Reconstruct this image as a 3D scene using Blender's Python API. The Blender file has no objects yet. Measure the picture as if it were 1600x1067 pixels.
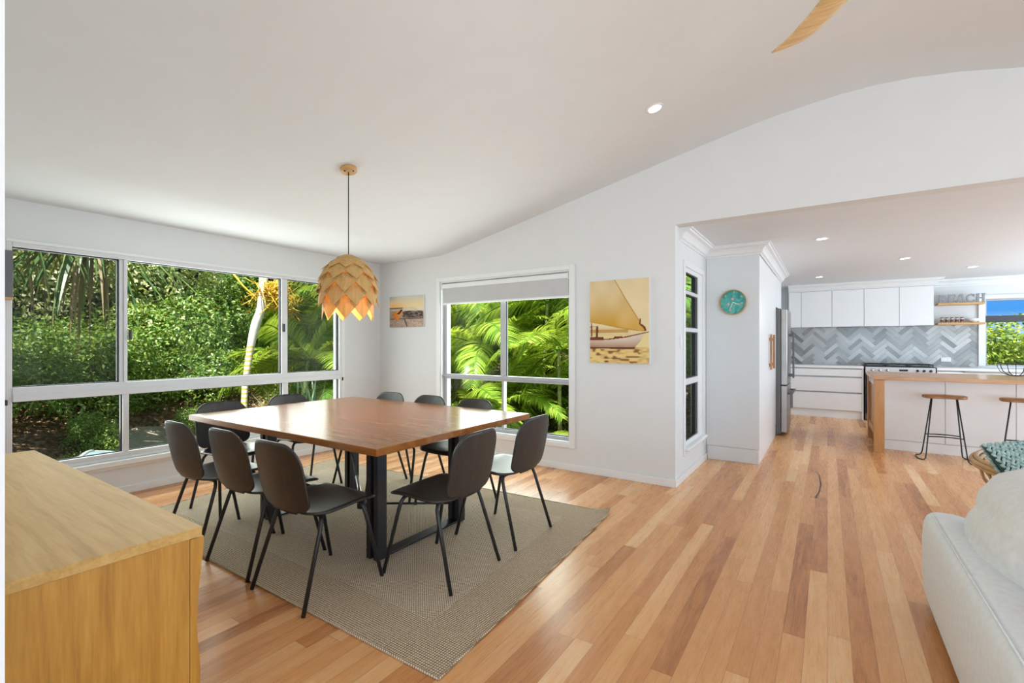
import bpy, math, random
import numpy as np
from mathutils import Vector, Matrix
PI = math.pi
R = math.radians
C = bpy.context.scene.collection
scene = bpy.context.scene

# ------------------------------------------------------------------ camera, world, sun, lights, exposure
YAW = math.atan2(493, 740)
cd = bpy.data.cameras.new('camera')
cam = bpy.data.objects.new('camera', cd)
C.objects.link(cam)
cd.sensor_width = 36.0
cd.lens = 740.0 / 1600.0 * 36.0
cd.shift_y = 0.0025
cd.clip_start = 0.02
cam.location = (0, 0, 1.28)
cam.rotation_euler = (R(90), 0, YAW)
scene.camera = cam

scene.view_settings.view_transform = 'Standard'
scene.view_settings.look = 'None'
scene.view_settings.gamma = 1.0
scene.view_settings.use_curve_mapping = False
scene.view_settings.exposure = 0.0
try:
    scene.cycles.use_denoising = True
    scene.cycles.max_bounces = 10
    scene.cycles.diffuse_bounces = 5
    scene.cycles.glossy_bounces = 4
    scene.cycles.transparent_max_bounces = 24
    scene.cycles.caustics_reflective = False
    scene.cycles.caustics_refractive = False
    scene.cycles.sample_clamp_indirect = 6.0
except Exception:
    pass

w = bpy.data.worlds.new('sky')
scene.world = w
w.use_nodes = True
nt = w.node_tree
bg = nt.nodes['Background']
tc = nt.nodes.new('ShaderNodeTexCoord')
sx = nt.nodes.new('ShaderNodeSeparateXYZ')
cr = nt.nodes.new('ShaderNodeValToRGB')
nt.links.new(tc.outputs['Generated'], sx.inputs[0])
nt.links.new(sx.outputs['Z'], cr.inputs[0])
cr.color_ramp.elements[0].position = 0.0
cr.color_ramp.elements[0].color = (0.62, 0.80, 1.0, 1)
cr.color_ramp.elements[1].position = 1.0
cr.color_ramp.elements[1].color = (0.30, 0.48, 0.85, 1)
e = cr.color_ramp.elements.new(0.05)
e.color = (0.07, 0.31, 0.80, 1)
e = cr.color_ramp.elements.new(0.3)
e.color = (0.26, 0.50, 0.95, 1)
nt.links.new(cr.outputs[0], bg.inputs[0])
bg.inputs[1].default_value = 1.25


def lamp(name, kind, loc, energy, color=(1, 1, 1), rot=(0, 0, 0), **kw):
    d = bpy.data.lights.new(name, kind)
    d.energy = energy
    d.color = color
    for k, v in kw.items():
        setattr(d, k, v)
    o = bpy.data.objects.new(name, d)
    o.location = loc
    o.rotation_euler = rot
    C.objects.link(o)
    return o


SUN = 13.5
sun_dir = Vector((-0.30, 0.46, -1.0)).normalized()
lamp('sun', 'SUN', (0, 0, 20), SUN, (1.0, 0.95, 0.86), sun_dir.to_track_quat('-Z', 'Y').to_euler(), angle=R(0.6))
# added fill lamps brightening room and kitchen, at assumed openings out of view
lamp('fill_light_rear', 'AREA', (2.2, -3.95, 1.15), 195, (0.70, 0.875, 1.0), (R(98), 0, 0), shape='RECTANGLE', size=4.4, size_y=2.1)
lamp('fill_light_right', 'AREA', (5.1, 0.3, 1.15), 160, (0.69, 0.87, 1.0), (0, R(98), 0), shape='RECTANGLE', size=2.1, size_y=5.6)
lamp('fill_light_kitchen', 'AREA', (4.4, 7.6, 1.2), 210, (0.70, 0.87, 1.0), (0, R(112), 0), shape='RECTANGLE', size=2.0, size_y=4.0)
# daylight entering by the two dining windows
lamp('daylight_left_window', 'AREA', (-5.25, 2.27, 1.3), 80, (0.93, 1.0, 0.97), (0, R(-90), 0), shape='RECTANGLE', size=1.6, size_y=2.8)
lamp('daylight_back_window', 'AREA', (-3.0, 4.62, 1.15), 58, (0.93, 1.0, 0.97), (R(90), 0, PI), shape='RECTANGLE', size=1.7, size_y=1.6)


# ------------------------------------------------------------------ helpers
def lin(*rgb):
    o = []
    for c in rgb:
        c = c / 255.0
        o.append(c / 12.92 if c <= 0.04045 else ((c + 0.055) / 1.055) ** 2.4)
    return tuple(o) + (1.0,)


class MB:
    def __init__(s):
        s.v, s.f, s.m, s.sm = [], [], [], []

    def add(s, verts, faces, mi=0, smooth=False):
        b = len(s.v)
        s.v += [tuple(p) for p in verts]
        for f in faces:
            s.f.append(tuple(i + b for i in f))
            s.m.append(mi)
            s.sm.append(smooth)
        return s

    def box(s, x0, x1, y0, y1, z0, z1, mi=0):
        v = [(x0, y0, z0), (x1, y0, z0), (x1, y1, z0), (x0, y1, z0), (x0, y0, z1), (x1, y0, z1), (x1, y1, z1), (x0, y1, z1)]
        return s.add(v, [(0, 3, 2, 1), (4, 5, 6, 7), (0, 1, 5, 4), (1, 2, 6, 5), (2, 3, 7, 6), (3, 0, 4, 7)], mi)

    def obox(s, M, sx, sy, sz, mi=0):
        v = [M @ Vector((a * sx / 2, b * sy / 2, c * sz / 2)) for c in (-1, 1) for a, b in ((-1, -1), (1, -1), (1, 1), (-1, 1))]
        return s.add(v, [(0, 3, 2, 1), (4, 5, 6, 7), (0, 1, 5, 4), (1, 2, 6, 5), (2, 3, 7, 6), (3, 0, 4, 7)], mi)

    def bar(s, a, b, wd, ht, mi=0):
        a, b = Vector(a), Vector(b)
        d = b - a
        q = d.to_track_quat('X', 'Z').to_matrix().to_4x4()
        return s.obox(Matrix.Translation((a + b) / 2) @ q, d.length, wd, ht, mi)

    def tube(s, pts, r, n=8, mi=0, closed=False, caps=True):
        P = [Vector(p) for p in pts]
        rr = r if isinstance(r, (list, tuple)) else [r] * len(P)
        rings, u = [], None
        m = len(P)
        for i, p in enumerate(P):
            if closed:
                t = P[(i + 1) % m] - P[i - 1]
            else:
                t = P[min(i + 1, m - 1)] - P[max(i - 1, 0)]
            t.normalize()
            if u is None:
                u = t.orthogonal().normalized()
            else:
                u = (u - t * u.dot(t)).normalized()
            k = t.cross(u)
            rings.append([p + (u * math.cos(2 * PI * j / n) + k * math.sin(2 * PI * j / n)) * rr[i] for j in range(n)])
        v = [q for g in rings for q in g]
        f = []
        for i in range(m if closed else m - 1):
            for j in range(n):
                a, b = i * n, ((i + 1) % m) * n
                f.append((a + j, a + (j + 1) % n, b + (j + 1) % n, b + j))
        s.add(v, f, mi, True)
        if caps and not closed:
            b = len(s.v) - len(v)
            s.f.append(tuple(b + j for j in reversed(range(n))))
            s.f.append(tuple(b + (m - 1) * n + j for j in range(n)))
            s.m += [mi, mi]
            s.sm += [False, False]
        return s

    def lathe(s, prof, n=32, c=(0, 0, 0), M=None, mi=0, smooth=True):
        v, f = [], []
        for (r, z) in prof:
            for j in range(n):
                a = 2 * PI * j / n
                p = Vector((r * math.cos(a), r * math.sin(a), z))
                if M is not None:
                    p = M @ p
                v.append(p + Vector(c))
        for i in range(len(prof) - 1):
            for j in range(n):
                f.append((i * n + j, i * n + (j + 1) % n, (i + 1) * n + (j + 1) % n, (i + 1) * n + j))
        return s.add(v, f, mi, smooth)

    def prism(s, poly, fn0, fn1, mi=0):
        """poly of 2d points, fn0/fn1 map a 2d point to the two end caps"""
        n = len(poly)
        v = [fn0(p) for p in poly] + [fn1(p) for p in poly]
        f = [tuple(reversed(range(n))), tuple(range(n, 2 * n))]
        f += [(i, (i + 1) % n, n + (i + 1) % n, n + i) for i in range(n)]
        return s.add(v, f, mi)

    def grid(s, rows, mi=0, smooth=True):
        nr, nc = len(rows), len(rows[0])
        v = [p for r in rows for p in r]
        f = [(i * nc + j, i * nc + j + 1, (i + 1) * nc + j + 1, (i + 1) * nc + j) for i in range(nr - 1) for j in range(nc - 1)]
        return s.add(v, f, mi, smooth)

    def build(s, name, mats, parent=None, bevel=0.0, seg=2, solid=0.0, sub=0, offset=0.0):
        me = bpy.data.meshes.new(name)
        me.from_pydata(s.v, [], s.f)
        if not isinstance(mats, (list, tuple)):
            mats = [mats]
        for m in mats:
            me.materials.append(m)
        me.polygons.foreach_set('material_index', s.m)
        me.polygons.foreach_set('use_smooth', s.sm)
        me.update()
        o = bpy.data.objects.new(name, me)
        C.objects.link(o)
        if parent is not None:
            o.parent = parent
        if solid:
            md = o.modifiers.new('solid', 'SOLIDIFY')
            md.thickness = solid
            md.offset = offset
        if sub:
            md = o.modifiers.new('sub', 'SUBSURF')
            md.levels = sub
            md.render_levels = sub
        if bevel:
            md = o.modifiers.new('bevel', 'BEVEL')
            md.width = bevel
            md.segments = seg
            md.limit_method = 'ANGLE'
            md.angle_limit = R(40)
        return o


def BX(*a):
    return MB().box(*a)


def tag(o, label, cat, group=None, kind=None):
    o['label'] = label
    o['category'] = cat
    if group:
        o['group'] = group
    if kind:
        o['kind'] = kind
    return o


def struct(o, label=None, cat=None):
    o['kind'] = 'structure'
    if label:
        o['label'] = label
        o['category'] = cat
    return o


def empty(name, loc=(0, 0, 0), rz=0.0):
    o = bpy.data.objects.new(name, None)
    o.location = loc
    o.rotation_euler = (0, 0, rz)
    o.empty_display_size = 0.1
    C.objects.link(o)
    return o


KIDS = {}


def copy_tree(o, parent=None):
    c = o.copy()
    C.objects.link(c)
    if parent is not None:
        c.parent = parent
    for ch in [x for x in bpy.data.objects if x.parent == o]:
        copy_tree(ch, c)
    return c


# ------------------------------------------------------------------ materials
class NT:
    def __init__(s, name):
        s.mat = bpy.data.materials.new(name)
        s.mat.use_nodes = True
        s.t = s.mat.node_tree
        s.p = s.t.nodes['Principled BSDF']
        s.out = s.t.nodes['Material Output']

    def n(s, kind, ins=None, **kw):
        nd = s.t.nodes.new('ShaderNode' + kind)
        for k, v in kw.items():
            setattr(nd, k, v)
        for k, v in (ins or {}).items():
            s.set(nd.inputs[k], v)
        return nd

    def set(s, sock, v):
        if hasattr(v, 'is_linked') or hasattr(v, 'links'):
            s.t.links.new(v, sock)
        else:
            sock.default_value = v

    def math(s, op, a, b=0.0, c=0.0):
        nd = s.n('Math', operation=op)
        s.set(nd.inputs[0], a)
        s.set(nd.inputs[1], b)
        s.set(nd.inputs[2], c)
        return nd.outputs[0]

    def ramp(s, fac, stops, interp='LINEAR'):
        nd = s.n('ValToRGB')
        s.set(nd.inputs[0], fac)
        r = nd.color_ramp
        r.interpolation = interp
        while len(r.elements) < len(stops):
            r.elements.new(0.5)
        for e_, (p, c) in zip(r.elements, stops):
            e_.position = p
            e_.color = c if len(c) == 4 else tuple(c) + (1,)
        return nd.outputs[0]

    def mix(s, fac, a, b, blend='MIX'):
        nd = s.n('Mix', data_type='RGBA', blend_type=blend)
        s.set(nd.inputs[0], fac)
        s.set(nd.inputs[6], a)
        s.set(nd.inputs[7], b)
        return nd.outputs[2]

    def coord(s, which='Object'):
        return s.n('TexCoord').outputs[which]

    def mapping(s, vec, scale=(1, 1, 1), rot=(0, 0, 0), loc=(0, 0, 0)):
        return s.n('Mapping', {'Vector': vec, 'Scale': scale, 'Rotation': rot, 'Location': loc}).outputs[0]

    def noise(s, vec, scale=5.0, detail=3.0, rough=0.5, dist=0.0):
        return s.n('TexNoise', {'Vector': vec, 'Scale': scale, 'Detail': detail, 'Roughness': rough, 'Distortion': dist}).outputs['Fac']

    def bump(s, h, strength=0.2, dist=0.01):
        s.t.links.new(s.n('Bump', {'Height': h, 'Strength': strength, 'Distance': dist}).outputs[0], s.p.inputs['Normal'])

    def base(s, c, rough=0.5, metal=0.0, spec=0.5):
        s.set(s.p.inputs['Base Color'], c)
        s.set(s.p.inputs['Roughness'], rough)
        s.set(s.p.inputs['Metallic'], metal)
        s.set(s.p.inputs['Specular IOR Level'], spec)
        return s


def plain(name, c, rough=0.5, metal=0.0, spec=0.5, var=0.03, scale=6.0, bump=0.0):
    t = NT(name)
    n_ = t.noise(t.coord(), scale, 3)
    c = tuple(c)[:3]
    lo = tuple(max(0, x * (1 - var)) for x in c)
    hi = tuple(min(1, x * (1 + var)) for x in c)
    t.base(t.ramp(n_, [(0.3, lo), (0.7, hi)]), rough, metal, spec)
    if bump:
        t.bump(t.noise(t.coord(), scale * 30, 2), bump, 0.002)
    return t.mat


def wood(name, dark, mid, light, axis='X', rough=0.4, freq=1.0, spec=0.5, bump=0.05, dist=1.2):
    t = NT(name)
    sc = {'X': (0.6, 9, 9), 'Y': (9, 0.6, 9), 'Z': (9, 9, 0.6)}[axis]
    v = t.mapping(t.coord(), tuple(k * freq for k in sc))
    a = t.noise(v, 2.2, 5, 0.6, dist)
    b = t.noise(v, 14.0, 4, 0.6, 0.3)
    f = t.math('ADD', t.math('MULTIPLY', a, 0.65), t.math('MULTIPLY', b, 0.35))
    t.base(t.ramp(f, [(0.32, dark), (0.5, mid), (0.68, light)]), rough, 0, spec)
    if bump:
        t.bump(b, bump, 0.002)
    return t.mat


def emit(name, c, strength):
    t = NT(name)
    t.base((c[0], c[1], c[2], 1), 0.5)
    t.p.inputs['Emission Color'].default_value = (c[0], c[1], c[2], 1)
    t.p.inputs['Emission Strength'].default_value = strength
    return t.mat


M = {}
M['wall'] = plain('wall_paint', (0.70, 0.705, 0.705), 0.75, var=0.01, spec=0.3)
M['ceiling'] = plain('ceiling_paint', (0.735, 0.762, 0.790), 0.85, var=0.01, spec=0.2)
M['trim'] = plain('trim_gloss_white', (0.77, 0.775, 0.775), 0.35, var=0.01)
M['clockwall'] = plain('grey_white_panel', (0.70, 0.725, 0.735), 0.4, var=0.01)
M['cab'] = plain('cabinet_white', (0.82, 0.82, 0.815), 0.32, var=0.008)
M['gap'] = plain('shadow_gap_grey', (0.42, 0.42, 0.42), 0.6)
M['alu'] = plain('window_aluminium', (0.66, 0.655, 0.67), 0.4, 0.0, var=0.02)
M['alu_dark'] = plain('window_grey_frame', (0.42, 0.42, 0.44), 0.4)
M['black_seal'] = plain('black_rubber_seal', (0.012, 0.012, 0.014), 0.5)
M['black_metal'] = plain('black_powder_coated_steel', (0.014, 0.014, 0.015), 0.42, 0.0, var=0.1)
M['chair_wood'] = wood('dark_stained_plywood', (0.016, 0.014, 0.013), (0.026, 0.022, 0.020), (0.042, 0.035, 0.031), 'Z', 0.40, 1.6)
M['chair_seat'] = wood('dark_stained_plywood_seat', (0.016, 0.014, 0.013), (0.026, 0.022, 0.020), (0.042, 0.035, 0.031), 'Y', 0.33, 1.6)
M['silver'] = plain('silver_steel', (0.62, 0.62, 0.62), 0.28, 1.0)
M['steel'] = plain('brushed_stainless', (0.34, 0.32, 0.30), 0.36, 1.0, var=0.08)
M['steel_dark'] = plain('dark_fridge_side', (0.13, 0.125, 0.12), 0.4, 0.3)
M['table'] = wood('polished_table_timber', (0.23, 0.076, 0.017), (0.33, 0.120, 0.028), (0.43, 0.175, 0.046), 'X', 0.23, 0.8, spec=0.6, bump=0.0, dist=0.15)
M['oak'] = wood('oak_veneer_lit', (0.48, 0.26, 0.065), (0.60, 0.36, 0.105), (0.68, 0.44, 0.155), 'X', 0.55, 1.0)  # sideboard top: its brighter, reflecting look is put into this lighter colour
M['oak_shaded'] = wood('oak_veneer_upright_shaded', (0.38, 0.165, 0.022), (0.52, 0.25, 0.036), (0.62, 0.33, 0.062), 'Z', 0.45, 1.0)  # same oak as the top; the sides' shade is put into this darker colour
M['island_wood'] = wood('island_hardwood', (0.36, 0.155, 0.045), (0.52, 0.25, 0.085), (0.64, 0.36, 0.15), 'X', 0.22, 1.0)
M['island_leg'] = wood('island_hardwood_upright', (0.36, 0.155, 0.045), (0.52, 0.25, 0.085), (0.62, 0.33, 0.12), 'Z', 0.35, 1.0)
M['stool_wood'] = wood('stool_hardwood', (0.17, 0.062, 0.016), (0.29, 0.12, 0.033), (0.42, 0.20, 0.06), 'X', 0.35, 1.2)
M['shelf_wood'] = wood('shelf_timber', (0.45, 0.22, 0.07), (0.60, 0.33, 0.12), (0.68, 0.42, 0.18), 'X', 0.4, 1.0)
M['handle_wood'] = wood('handle_timber', (0.22, 0.09, 0.03), (0.36, 0.17, 0.06), (0.46, 0.25, 0.10), 'Z', 0.4, 1.0)
M['fan_wood'] = wood('fan_blade_timber', (0.56, 0.34, 0.13), (0.74, 0.50, 0.24), (0.82, 0.62, 0.36), 'X', 0.4, 1.6)
M['rose_wood'] = plain('ceiling_rose_timber', (0.56, 0.33, 0.13), 0.5, var=0.08)
M['sofa'] = plain('grey_linen', (0.75, 0.775, 0.785), 0.95, spec=0.15, var=0.04, scale=40, bump=0.25)
M['cushion'] = plain('pale_grey_linen', (0.74, 0.75, 0.74), 0.95, spec=0.15, var=0.05, scale=30, bump=0.3)
M['rattan'] = plain('rattan_cane', (0.52, 0.32, 0.14), 0.5, var=0.2, scale=12)
M['white_ceramic'] = plain('white_ceramic', (0.82, 0.82, 0.82), 0.2)
M['zinc'] = plain('galvanised_zinc', (0.27, 0.28, 0.29), 0.5, 0.3, var=0.15, scale=40)
M['jar_brown'] = plain('brown_spice', (0.16, 0.07, 0.03), 0.6, var=0.2)
M['blind'] = plain('grey_blind_fabric', (0.52, 0.52, 0.525), 0.9, spec=0.1)
M['canvas'] = plain('canvas_edge_white', (0.80, 0.79, 0.76), 0.8)
M['dark_panel'] = plain('dark_grey_panel', (0.12, 0.125, 0.13), 0.4)
M['slate_blue'] = plain('pale_blue_metal', (0.24, 0.34, 0.39), 0.25, var=0.06)


def glass(name, tint=(0.96, 0.98, 0.97), gl=0.04):
    t = NT(name)
    tr = t.n('BsdfTransparent', {'Color': tint + (1,)})
    g = t.n('BsdfGlossy', {'Roughness': 0.01})
    fr = t.n('Fresnel', {'IOR': 1.45})
    mx = t.n('MixShader', {0: t.math('MULTIPLY', fr.outputs[0], gl), 1: tr.outputs[0], 2: g.outputs[0]})
    t.t.links.new(mx.outputs[0], t.out.inputs[0])
    return t.mat


def screen_mat():
    t = NT('insect_screen_mesh')
    tr = t.n('BsdfTransparent')
    d = t.n('BsdfDiffuse', {'Color': (0.05, 0.055, 0.055, 1)})
    mx = t.n('MixShader', {0: 0.24, 1: tr.outputs[0], 2: d.outputs[0]})
    t.t.links.new(mx.outputs[0], t.out.inputs[0])
    return t.mat


M['glass'] = glass('window_glass')
M['screen'] = screen_mat()


def floor_mat():
    t = NT('hardwood_strip_floor')
    co = t.coord()
    s_ = t.n('SeparateXYZ', {0: co})
    W = 0.083
    u = t.math('DIVIDE', s_.outputs['X'], W)
    row = t.math('FLOOR', u)
    rn = t.n('TexWhiteNoise', {'W': row}, noise_dimensions='1D').outputs['Value']
    v = t.math('DIVIDE', t.math('ADD', s_.outputs['Y'], t.math('MULTIPLY', rn, 9.0)), 1.55)
    seg = t.math('FLOOR', v)
    cmb = t.n('CombineXYZ', {0: row, 1: seg, 2: 0.0}).outputs[0]
    wn = t.n('TexWhiteNoise', {'Vector': cmb}, noise_dimensions='3D')
    tone = wn.outputs['Value']
    # grain, shifted per board
    off = t.n('VectorMath', {0: co, 1: t.n('VectorMath', {0: wn.outputs['Color'], 1: (7, 7, 7)}, operation='MULTIPLY').outputs[0]}, operation='ADD').outputs[0]
    g1 = t.noise(t.mapping(off, (13, 1.1, 1)), 1.4, 5, 0.55, 1.6)
    g2 = t.noise(t.mapping(off, (60, 2.2, 1)), 3.0, 4, 0.6, 0.4)
    f = t.math('ADD', t.math('MULTIPLY', tone, 0.58), t.math('ADD', t.math('MULTIPLY', g1, 0.48), t.math('MULTIPLY', g2, 0.07)))
    col = t.ramp(f, [(0.18, lin(158, 98, 56)), (0.38, lin(201, 139, 86)), (0.60, lin(217, 158, 103)), (0.80, lin(230, 178, 125)), (0.97, lin(241, 206, 162))])
    fu = t.math('FRACT', u)
    fv = t.math('FRACT', v)
    e1 = t.math('LESS_THAN', t.math('MINIMUM', fu, t.math('SUBTRACT', 1.0, fu)), 0.010)
    e2 = t.math('LESS_THAN', t.math('MINIMUM', fv, t.math('SUBTRACT', 1.0, fv)), 0.0009)
    ed = t.math('MULTIPLY', t.math('MAXIMUM', e1, e2), 0.6)
    col = t.mix(ed, col, lin(110, 62, 36))
    t.base(col, t.math('ADD', 0.22, t.math('MULTIPLY', g2, 0.12)), 0, 0.45)
    t.bump(t.math('SUBTRACT', g2, t.math('MULTIPLY', ed, 2.0)), 0.04, 0.002)
    return t.mat


M['floor'] = floor_mat()


def rug_mat(border):
    t = NT('flatwoven_rug_border' if border else 'flatwoven_rug_centre')
    co = t.coord()
    if border:
        v = t.mapping(co, (1, 1, 1))
        w1 = t.n('TexWave', {'Vector': v, 'Scale': 26.0, 'Distortion': 1.0}, wave_type='BANDS', bands_direction='X').outputs['Fac']
        w2 = t.n('TexWave', {'Vector': v, 'Scale': 26.0, 'Distortion': 1.0}, wave_type='BANDS', bands_direction='Y').outputs['Fac']
    else:
        v = t.mapping(co, (1, 1, 1), (0, 0, R(45)))
        w1 = t.n('TexWave', {'Vector': v, 'Scale': 22.0, 'Distortion': 0.4}, wave_type='BANDS', bands_direction='X').outputs['Fac']
        w2 = t.n('TexWave', {'Vector': v, 'Scale': 30.0, 'Distortion': 0.4}, wave_type='BANDS', bands_direction='Y').outputs['Fac']
    ns = t.noise(co, 160.0, 2)
    h = t.math('MULTIPLY', w1, w2)
    f = t.math('ADD', t.math('MULTIPLY', h, 0.6), t.math('MULTIPLY', ns, 0.4))
    if border:
        col = t.ramp(f, [(0.18, lin(124, 106, 84)), (0.42, lin(206, 188, 162)), (0.75, lin(230, 214, 192))])
    else:
        col = t.ramp(f, [(0.18, lin(140, 122, 100)), (0.45, lin(214, 198, 175)), (0.8, lin(236, 222, 204))])
    t.base(col, 0.95, 0, 0.1)
    t.bump(f, 0.6, 0.004)
    return t.mat


M['rug'] = rug_mat(False)
M['rug_border'] = rug_mat(True)


def vcol_mat(name, rough=0.6, spec=0.3, bumps=0.0):
    t = NT(name)
    a = t.n('Attribute', attribute_name='Col').outputs['Color']
    t.base(a, rough, 0, spec)
    if bumps:
        t.bump(t.noise(t.coord(), 30, 3), bumps, 0.003)
    return t.mat


M['print'] = vcol_mat('canvas_print')
M['tile'] = vcol_mat('glazed_grey_tile', 0.18, 0.5, 0.05)


def leaf_mat(name, dark, mid, light, trans=0.35, gloss=0.4):
    t = NT(name)
    g = t.n('NewGeometry')
    oi = t.n('ObjectInfo')
    f = t.math('ADD', t.math('MULTIPLY', g.outputs['Random Per Island'], 0.8), t.math('MULTIPLY', oi.outputs['Random'], 0.2))
    col = t.ramp(f, [(0.1, dark), (0.5, mid), (0.95, light)])
    t.base(col, gloss, 0, 0.5)
    tr = t.n('BsdfTranslucent', {'Color': t.mix(0.6, col, (0.55, 0.62, 0.06, 1))})
    mx = t.n('MixShader', {0: trans, 1: t.p.outputs[0], 2: tr.outputs[0]})
    t.t.links.new(mx.outputs[0], t.out.inputs[0])
    return t.mat


M['leaf'] = leaf_mat('shrub_leaf', (0.04, 0.11, 0.015), (0.15, 0.29, 0.045), (0.50, 0.62, 0.22))
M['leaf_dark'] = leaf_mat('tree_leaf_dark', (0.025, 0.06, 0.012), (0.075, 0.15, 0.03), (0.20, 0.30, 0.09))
M['leaf_pale'] = leaf_mat('pale_blossom_leaf', (0.16, 0.24, 0.06), (0.50, 0.52, 0.24), (0.82, 0.78, 0.50))
M['bush'] = leaf_mat('bush_leaf_yellow_green', (0.03, 0.09, 0.01), (0.12, 0.23, 0.025), (0.46, 0.54, 0.06))
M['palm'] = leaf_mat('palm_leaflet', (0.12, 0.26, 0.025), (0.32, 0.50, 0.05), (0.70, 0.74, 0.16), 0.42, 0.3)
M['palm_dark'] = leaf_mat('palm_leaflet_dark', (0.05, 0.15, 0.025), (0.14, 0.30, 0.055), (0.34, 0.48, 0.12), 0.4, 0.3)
M['straw'] = leaf_mat('dry_leaf', (0.22, 0.14, 0.06), (0.42, 0.30, 0.15), (0.62, 0.48, 0.30), 0.2, 0.6)
M['strap'] = leaf_mat('strap_leaf', (0.03, 0.10, 0.03), (0.09, 0.19, 0.06), (0.26, 0.36, 0.10), 0.25, 0.35)
M['flax'] = leaf_mat('pale_sword_leaf', (0.20, 0.34, 0.18), (0.42, 0.56, 0.36), (0.66, 0.76, 0.58), 0.25, 0.35)
M['flower'] = leaf_mat('yellow_palm_blossom', (0.74, 0.42, 0.02), (0.90, 0.58, 0.04), (0.92, 0.74, 0.16), 0.2, 0.5)
M['bark'] = plain('bark', (0.14, 0.10, 0.07), 0.9, var=0.3, scale=10)


def ring_trunk():
    t = NT('ringed_palm_trunk')
    s_ = t.n('SeparateXYZ', {0: t.coord()})
    fr = t.math('FRACT', t.math('MULTIPLY', s_.outputs['Z'], 15.0))
    ns = t.noise(t.coord(), 9.0, 3)
    band = t.math('LESS_THAN', t.math('ADD', fr, t.math('MULTIPLY', t.math('SUBTRACT', ns, 0.5), 0.5)), 0.38)
    hi = t.math('LESS_THAN', s_.outputs['Z'], 1.28 - TRUNK_Z)
    col = t.mix(t.math('MULTIPLY', band, hi), t.ramp(ns, [(0.3, (0.55, 0.56, 0.45, 1)), (0.7, (0.80, 0.80, 0.72, 1))]), (0.66, 0.46, 0.05, 1))
    t.base(col, 0.7)
    return t.mat


M['cane'] = plain('palm_cane', (0.42, 0.45, 0.20), 0.6, var=0.3, scale=14)


def ground_mat():
    t = NT('garden_leaf_litter')
    co = t.coord()
    a = t.noise(co, 14.0, 6, 0.7)
    col = t.ramp(a, [(0.3, (0.05, 0.035, 0.02, 1)), (0.48, (0.16, 0.10, 0.06, 1)), (0.62, (0.34, 0.22, 0.14, 1)), (0.72, (0.10, 0.13, 0.04, 1))])
    s_ = t.n('SeparateXYZ', {0: co})
    d1 = t.math('POWER', t.math('DIVIDE', t.math('ADD', s_.outputs['X'], 8.75), 0.7), 2.0)
    d2 = t.math('POWER', t.math('DIVIDE', t.math('SUBTRACT', s_.outputs['Y'], 3.2), 0.8), 2.0)
    dd = t.math('ADD', t.math('ADD', d1, d2), t.math('MULTIPLY', t.noise(co, 2.0, 4), 0.9))
    msk = t.math('LESS_THAN', dd, 1.35)
    col = t.mix(msk, col, t.ramp(a, [(0.3, (0.30, 0.26, 0.19, 1)), (0.7, (0.48, 0.42, 0.32, 1))]))
    t.base(col, 0.95, 0, 0.1)
    t.bump(a, 0.8, 0.05)
    return t.mat


M['ground'] = ground_mat()

# ------------------------------------------------------------------ the setting
XL, YB, XS, YC, XP = -5.01, 4.32, -1.13, 5.62, -0.60     # left wall, back wall, side wall, clock wall, pantry face
YK, ZK = 10.52, 2.345                                     # kitchen back wall, kitchen ceiling
XR = 5.2

m = MB()
m.box(XL - 0.15, XR, -4.2, YB, -0.15, 0.0)
m.box(-1.24, XR, YB, YK + 0.15, -0.15, 0.0)
flo = struct(m.build('floor', M['floor']))
vein = [(-0.134, 5.644), (-0.096, 5.641), (-0.068, 5.52), (-0.053, 5.15), (-0.06, 4.898), (-0.084, 4.676), (-0.121, 4.692)]
m = MB().tube([(x, y, 0.0) for x, y in vein], [0.004, 0.005, 0.006, 0.009, 0.007, 0.013, 0.005], 6)
m.v = [(p[0], p[1], 0.0006 if p[2] > 0 else -0.004) for p in m.v]
m.build('gum_vein', plain('dark_gum_vein', (0.11, 0.06, 0.04), 0.4), flo)

# walls, with their openings
m = MB()
for (y0, y1, z0, z1) in ((0.05, 0.845, 0, 2.6), (3.695, YB + 0.14, 0, 2.6), (0.845, 3.695, 0, 0.30), (0.845, 3.695, 2.02, 2.6)):
    m.box(XL - 0.14, XL, y0, y1, z0, z1)
struct(m.build('wall_left', M['wall']))
m = MB()
for (x0, x1, z0, z1) in ((XL, -3.93, 0, 3.3), (-2.172, XS, 0, 3.3), (-3.93, -2.172, 0, 0.27), (-3.93, -2.172, 2.035, 3.3), (XS, XR, ZK, 3.3)):
    m.box(x0, x1, YB, YB + 0.14, z0, z1)
struct(m.build('wall_back', M['wall']))
m = MB()
for (y0, y1, z0, z1) in ((YB, 4.66, 0, ZK), (5.43, YC, 0, ZK), (4.66, 5.43, 0, 0.30), (4.66, 5.43, 2.02, ZK)):
    m.box(XS - 0.12, XS, y0 + (0.14 if y0 == YB else 0), y1, z0, z1)
struct(m.build('wall_side', M['wall']))
m = MB()
struct(MB().box(XS - 0.12, XS - 0.004, YC, YK, 0, ZK).build('wall_pantry', M['wall']))
for (x0, x1, z0, z1) in ((XS, 2.10, 0, ZK), (3.9, XR, 0, ZK), (2.10, 3.9, 0, 0.93), (2.10, 3.9, 2.0, ZK)):
    m.box(x0, x1, YK, YK + 0.15, z0, z1)
struct(m.build('wall_kitchen', M['wall']))
m = MB()
m.box(XL - 0.14, -1.0, 0.03, 0.165, 0, 3.2)
m.box(-1.12, -1.0, -4.2, 0.03, 0, 3.2)
struct(m.build('wall_near', M['wall']))
m = MB()
for (x0, x1, z0, z1) in ((-1.0, 0.0, 0, 3.3), (4.4, XR, 0, 3.3), (0.0, 4.4, 2.2, 3.3)):
    m.box(x0, x1, -4.2, -4.05, z0, z1)
struct(m.build('wall_rear', M['wall']))
m = MB()
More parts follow.
